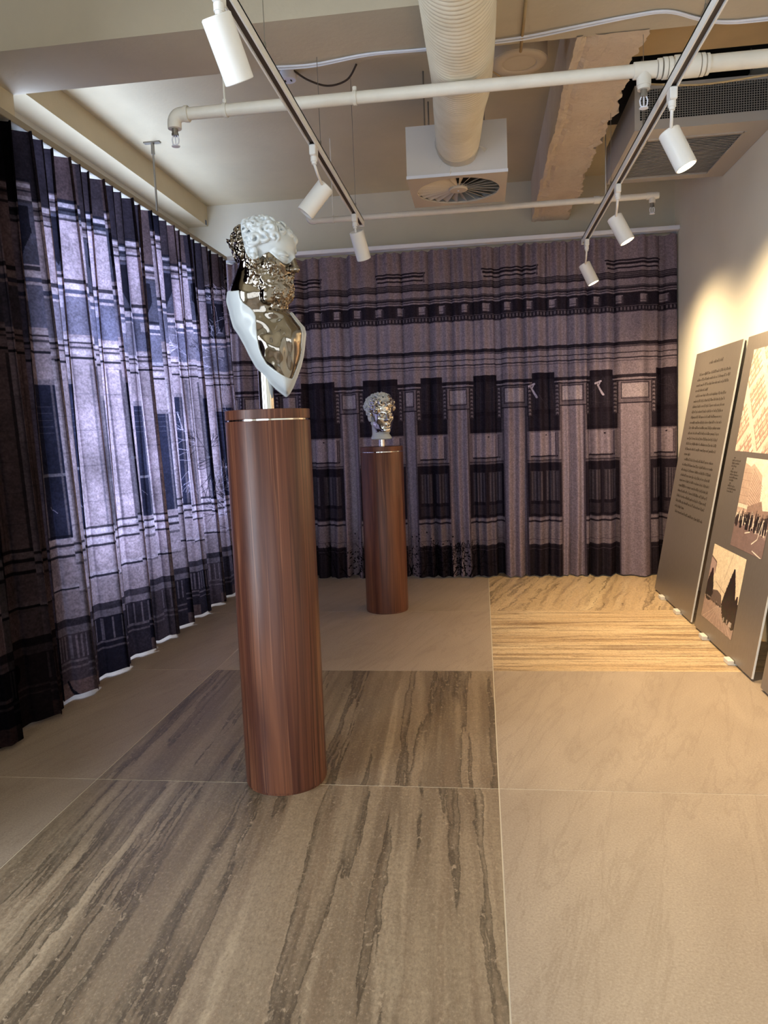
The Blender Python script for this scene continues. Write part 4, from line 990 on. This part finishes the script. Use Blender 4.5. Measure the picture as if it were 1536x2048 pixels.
# ------------------------------------------------------------------ ceiling clutter
def clutter():
    x, y = .245, 4.33
    t = thing('ceiling_speaker', 'round cream ceiling disc unit between the duct and the rough concrete beam', 'ceiling speaker', (x, y, 3.30))
    obj('can', MB().lathe((x, y, 3.30), [(.148, .012), (.150, .02), (.150, .10), (.09, .12), (.09, .249)], 48), M['diffuser'], t, True, angle=40)
    obj('rim', MB().lathe((x, y, 3.30), [(.088, .006), (.094, .0), (.142, .004), (.146, .012)], 48, cap=False), M['diffuser'], t, True)
    obj('grille', MB().lathe((x, y, 3.30), [(.0001, .003), (.06, .004), (.088, .007)], 48, cap=False), M['diffuser'], t, True)
    def soff(px): return px
    z = 3.1915
    c = thing('cable_run', 'pair of white cables clipped along the underside of the cross beam', 'cable', (0, 3.8, z))
    pa = [(-1.00, 3.85, z+.002), (-.78, 3.855, z-.004), (-.50, 3.82, z+.001), (-.25, 3.83, z+.002), (.05, 3.82, z), (.25, 3.80, z-.003), (.48, 3.76, z), (.70, 3.72, z+.001), (.86, 3.71, z), (1.02, 3.80, z-.002), (1.16, 3.86, z), (1.35, 3.86, z-.002), (XR-.003, 3.84, z)]
    def smooth(p, n=6):
        q = np.array(p, float); out = []
        for i in range(len(q)-1):
            p0, p1, p2, p3 = q[max(i-1, 0)], q[i], q[i+1], q[min(i+2, len(q)-1)]
            for u in np.linspace(0, 1, n, endpoint=False): out.append(tuple(.5*((2*p1)+(-p0+p2)*u+(2*p0-5*p1+4*p2-p3)*u*u+(-p0+3*p1-3*p2+p3)*u**3)))
        return out+[tuple(q[-1])]
    obj('cable', MB().tube(smooth(pa), .0055, 8), M['rail'], c, True); obj('cable', MB().tube([(a, b+.018+.006*math.sin(a*5), d) for a, b, d in smooth(pa)], .0055, 8), M['rail'], c, True)
    for x, y0, y1, lb in ((.055, 2.2, 3.93, 'thin painted conduit on the beam beside the duct'), (.232, 2.2, 3.95, 'thin painted conduit on the beam crossing above the round disc unit')):
        tag(obj('conduit', MB().tube([(x, max(y0, 3.46), 3.193), (x, y1, 3.193)], .007, 8).tube([(x, y1, 3.193), (x+.004, y1+.02, 3.24), (x+.01, y1+.05, 3.30)], .006, 8), M['tan'], None, True), lb, 'conduit')
    tag(obj('conduit', MB().tube([(1.03, 3.463, 3.193), (1.03, 3.80, 3.193)], .006, 8), M['beam'], None, True), 'thin painted conduit on the beam to the right of the rough concrete beam', 'conduit')
    x, y = -1.10, 4.70
    j = thing('junction_box', 'small cream junction box with two slots on the ceiling beside the left track', 'junction box', (x, y, 3.55))
    obj('box', MB().lathe((x, y, 3.50), [(.045, .0), (.048, .004), (.048, .0495)], 24), M['rail'], j, True, angle=40)
    for k in (-1, 1): obj('slot', MB().box(x+k*.018-.004, x+k*.018+.004, y-.012, y+.012, 3.4985, 3.501), M['dark'], j)
    lp = [(-1.06, 4.68, 3.545), (-.98, 4.72, 3.50), (-.87, 4.76, 3.475), (-.75, 4.74, 3.49), (-.68, 4.68, 3.545)]
    tag(obj('cable', MB().tube(smooth(lp, 10), .006, 8), M['track_slot'], None, True), 'brown cable looping below the ceiling near the junction box', 'cable')
    tag(obj('cable', MB().tube(smooth([(.08, 4.25, 3.26), (.20, 4.42, 3.255), (.33, 4.55, 3.27), (.49, 4.62, 3.30)]), .004, 6), M['tan'], None, True), 'thin cable passing under the round disc unit', 'cable')
    tag(obj('tape_piece', MB().box(-2.5175, -2.515, 7.085, 7.11, 3.367, 3.41), paint('blue_tape', rgb(60, 84, 120), .6, .02, 9, 0)), 'scrap of blue masking tape on the far corner of the window beam', 'tape')
    tag(obj('cable', MB().tube(smooth([(.72, 3.53, 2.822), (.95, 3.535, 2.80), (1.2, 3.535, 2.812), (1.45, 3.535, 2.83), (1.70, 3.535, 2.835)]), .004, 6), M['tan'], None, True), 'thin cable tied beneath the thick end of the front sprinkler pipe', 'cable')
clutter()

# ------------------------------------------------------------------ leaning panels
PX0, PZ0, PX1, PZ1 = 1.385, .015, 1.704, 1.895; PL = math.hypot(PX1-PX0, PZ1-PZ0)
def pl(s, y, off=0.0):     # s up the panel, off in front of its face
    ux, uz = (PX1-PX0)/PL, (PZ1-PZ0)/PL; return (PX0+ux*s-uz*off, y, PZ0+uz*s+ux*off)
def pbox(mb, s0, s1, y0, y1, o0, o1): 
    V = [pl(s, y, o) for o in (o0, o1) for s, y in ((s0, y0), (s1, y0), (s1, y1), (s0, y1))]
    return mb.add(V, [(3, 2, 1, 0), (4, 5, 6, 7), (0, 1, 5, 4), (1, 2, 6, 5), (2, 3, 7, 6), (3, 0, 4, 7)])
def panel(y0, y1, label):
    t = thing('display_panel', label, 'display panel', (PX0, (y0+y1)/2, PZ0), 'grey panels leaning on the right wall')
    obj('sheet', pbox(MB(), 0, PL, y0+.0042, y1, -.009, 0), M['panel'], t)
    obj('bright_edge', pbox(MB(), 0, PL, y0, y0+.004, -.009, .0004), M['panel_edge'], t)
    return t
def words(mb, s, y_left, y_right, h, r, indent=0.0, last=1.0, gap=.008):
    """marks that read as a line of small type, running from high y to low y"""
    y = y_left-indent; end = y_left+(y_right-y_left)*last
    while y > end+.01:
        n = int(r.integers(2, 11)); 
        for k in range(n):
            w = h*(.34+.22*r.random()); 
            if y-w < end: break
            hh = h*(.62 if r.random() < .68 else 1.0); d = -h*.28 if r.random() < .12 else 0
            m = h*.22
            pbox(mb, s+d, s+hh, y-m, y, .0002, .0006)
            if r.random() < .75: pbox(mb, s+hh-m, s+hh, y-w, y-m, .0002, .0006)
            if r.random() < .55: pbox(mb, s, s+m, y-w, y-m, .0002, .0006)
            if r.random() < .6: pbox(mb, s, s+hh*.9, y-w, y-w+m, .0002, .0006)
            y -= w+h*.12
        y -= gap
def photo(t, cv, name, s0, s1, ya, yb, rough=.35):
    V = [pl(s0, ya, .0012), pl(s0, yb, .0012), pl(s1, yb, .0012), pl(s1, ya, .0012)]; off = rootloc(t)
    o = arr_obj('photo_print', V, [(0, 1, 2, 3)], print_mat(name, cv.image(name), rough), t, uv=[(0, 0), (1, 0), (1, 1), (0, 1)], off=tuple(off), smooth=False)
    return o
def city_photo():
    c = Cv(0, .80, 0, .63, 700, (214, 196, 178)); r = np.random.default_rng(21)
    a0 = math.radians(38); ux, uy = math.cos(a0), math.sin(a0)
    for i in range(-14, 22):
        for j in range(-14, 22):
            if i % 5 == 0 or j % 6 == 0: continue
            ox = .4+i*.052*ux-j*.05*uy*.9; oy = .3+i*.052*uy+j*.05*ux*.8; w, h = .040+.012*r.random(), .028+.018*r.random(); k = r.random()
            P = lambda a, b, dz=0: (ox+a*ux-b*uy*.9, oy+a*uy+b*ux*.8+dz); hz = .006+.02*r.random()
            c.poly([P(-.004, -.006), P(w+.004, -.006), P(w+.004, h), P(-.004, h)], (150, 122, 108))
            col = (236-40*k, 218-44*k, 198-44*k); c.poly([P(0, 0), P(w, 0), P(w, h), P(0, h)], (176, 146, 132))
            c.poly([P(0, 0, hz), P(w, 0, hz), P(w, h, hz), P(0, h, hz)], col)
            for q in range(3):
                if r.random() < .6: c.poly([P(w*.2*q+.004, .004, hz), P(w*.2*q+.010, .004, hz), P(w*.2*q+.010, h-.004, hz), P(w*.2*q+.004, h-.004, hz)], (190, 162, 146), .7)
    c.noise(.2, [(3, 3), (12, 12)], 4); return c
def crowd_photo():
    c = Cv(0, .52, 0, .53, 800, (236, 222, 200)); r = np.random.default_rng(5)
    c.poly([(0, .2), (0, .5), (.10, .48), (.14, .50), (.30, .44), (.32, .36), (.36, .22), (.36, .18)], (196, 170, 152))
    for k in range(6): c.rect(.012+k*.022, .020+k*.022, .22, .47, (160, 132, 118), .8)
    for k in range(5): c.rect(0, .14, .26+k*.045, .264+k*.045, (150, 124, 110), .7)
    for k in range(14): c.line((.15, .25+k*.017), (.33, .21+k*.013), .004, (150, 120, 108), .7)
    c.rect(0, .16, .235, .258, (226, 206, 186)); c.poly([(.16, .20), (.36, .16), (.42, .19), (.52, .16), (.52, .26), (.40, .25), (.36, .30), (.16, .25)], (150, 124, 112))
    c.rect(0, .52, 0, .15, (128, 106, 102)); c.poly([(0, .15), (.52, .15), (.52, .10), (0, .17)], (150, 128, 122))
    for k in range(70):
        x = .01+.51*r.random(); b = .12+.05*r.random()-.02*x; h = .045+.05*x*1.2+.02*r.random(); col = [(34, 28, 30), (52, 42, 42), (206, 190, 176), (86, 70, 66), (28, 24, 26)][r.integers(0, 5)]
        c.poly([(x-.010, b), (x+.010, b), (x+.012, b+h*.75), (x+.004, b+h*.82), (x+.005, b+h), (x-.005, b+h), (x-.004, b+h*.82), (x-.012, b+h*.75)], col)
    for (p, q) in (((.20, .10), (.27, .115)), ((.33, .055), (.40, .09)), ((.40, .09), (.44, .20)), ((.36, .02), (.50, .0))): c.line(p, q, .006, (226, 212, 196))
    c.noise(.25, [(3, 3), (20, 12)], 8); return c
def street_photo():
    c = Cv(0, .60, 0, .48, 700, (232, 212, 182)); r = np.random.default_rng(6)
    c.poly([(0, .18), (0, .40), (.10, .385), (.12, .36), (.10, .30), (.07, .18)], (176, 150, 142)); c.line((.0, .40), (.11, .375), .008, (110, 88, 80)); c.line((.11, .375), (.11, .31), .006, (110, 88, 80))
    c.rect(0, .6, 0, .14, (172, 146, 132)); c.poly([(0, .13), (.6, .0), (.6, 0), (0, 0)], (164, 138, 126))
    for k in range(9): c.line((.30, .14), (.02+.07*k, 0), .004, (196, 172, 156), .7)
    def tree(x, b, w, h, n):
        for k in range(n):
            t_ = r.random(); q = w*(1-t_**1.5)*(.25+.75*min(1, t_*4)); xx = x+q*(2*r.random()-1); zz = b+h*t_; s_ = .006+.010*r.random(); c.poly([(xx-s_, zz-s_), (xx+s_, zz-s_*.6), (xx+s_*.7, zz+s_), (xx-s_*.8, zz+s_*.8)], (30+24*r.random(), 24+18*r.random(), 24+18*r.random()))
    c.poly([(.10, .13), (.12, .20), (.22, .215), (.30, .20), (.34, .13)], (104, 88, 82)); c.rect(.27, .274, .16, .28, (120, 100, 92))
    tree(.06, .13, .085, .19, 420); tree(.45, .07, .13, .31, 1300); tree(.57, .06, .06, .18, 300)
    for k in range(16): x = .02+.3*r.random(); c.rect(x, x+.012, .125, .15, (50, 42, 42)); c.rect(x+.002, x+.01, .14, .15, (190, 170, 156), .7)
    for k in range(5): x = .40+.16*r.random(); c.rect(x, x+.016, .06, .09, (206, 190, 176), .8)
    c.line((.38, .47), (.30, .30), .003, (170, 146, 124)); c.line((.16, .26), (.36, .22), .003, (170, 146, 124)); c.noise(.25, [(3, 3), (16, 10)], 3); return c
def panels():
    r = np.random.default_rng(30)
    t = panel(5.262, 6.350, 'grey metal panel filled with lines of small text, furthest along the right wall')
    tx = MB(); words(tx, 1.797, 5.95, 5.62, .024, r, gap=.004)
    s = 1.722; n = 0; lines = 27
    for k in range(lines):
        ind = .03 if k in (0, 4, 16, 26) else 0; last = {3: .42, 15: .22, 25: .34}.get(k, .97+.03*r.random())
        words(tx, s, 6.19, 5.40, .0205, r, ind, last, .007); s -= .0407
    obj('printed_text', tx, M['ink'], t)
    t = panel(4.085, 5.172, 'grey metal panel carrying three sepia photographs, second from the back')
    photo(t, city_photo(), 'aerial_city_print', 1.183, 1.812, 5.02, 4.22)['label'] = 'sepia aerial photograph of city blocks'
    photo(t, crowd_photo(), 'street_crowd_print', .615, 1.150, 4.785, 4.262)['label'] = 'sepia photograph of a crowd on a street'
    photo(t, street_photo(), 'tree_street_print', .100, .577, 5.072, 4.475)['label'] = 'sepia photograph of a street with dark trees'
    tx = MB(); s = 1.135
    for k, w in enumerate((.25, .95, .9, .6, .2, .8, 1, .95, .55, .22, .85, 1, .7)): words(tx, s, 5.035-(.02 if w < .3 else 0), 4.875, .0125, r, 0, w, .005); s -= .0178
    obj('printed_text', tx, M['ink'], t)
    panel(2.87, 3.956, 'grey metal panel nearest the camera, mostly cut off at the right edge')
    for y, lb in ((6.02, 'small pale stop block at the far end of the text panel'), (5.56, 'small pale stop block at the near end of the text panel'), (4.905, 'small pale stop block at the far end of the photograph panel'), (4.40, 'small pale stop block at the near end of the photograph panel'), (3.70, 'small pale stop block under the panel nearest the camera')):
        b = MB().box(1.350, 1.384, y-.042, y+.042, 0, .028, bev=.003).box(1.374, 1.40, y-.04, y+.04, 0, .010)
        tag(obj('stop_block', b, M['block']), lb, 'block', 'stop blocks holding the leaning panels')
    tag(obj('wall_bracket', MB().box(1.55, XR-.001, 4.02, 4.07, .30, .315, bev=.003).box(1.56, 1.70, 4.03, 4.06, .24, .30), M['block']), 'small pale bracket on the right wall in the gap beside the photograph panel', 'bracket')
panels()
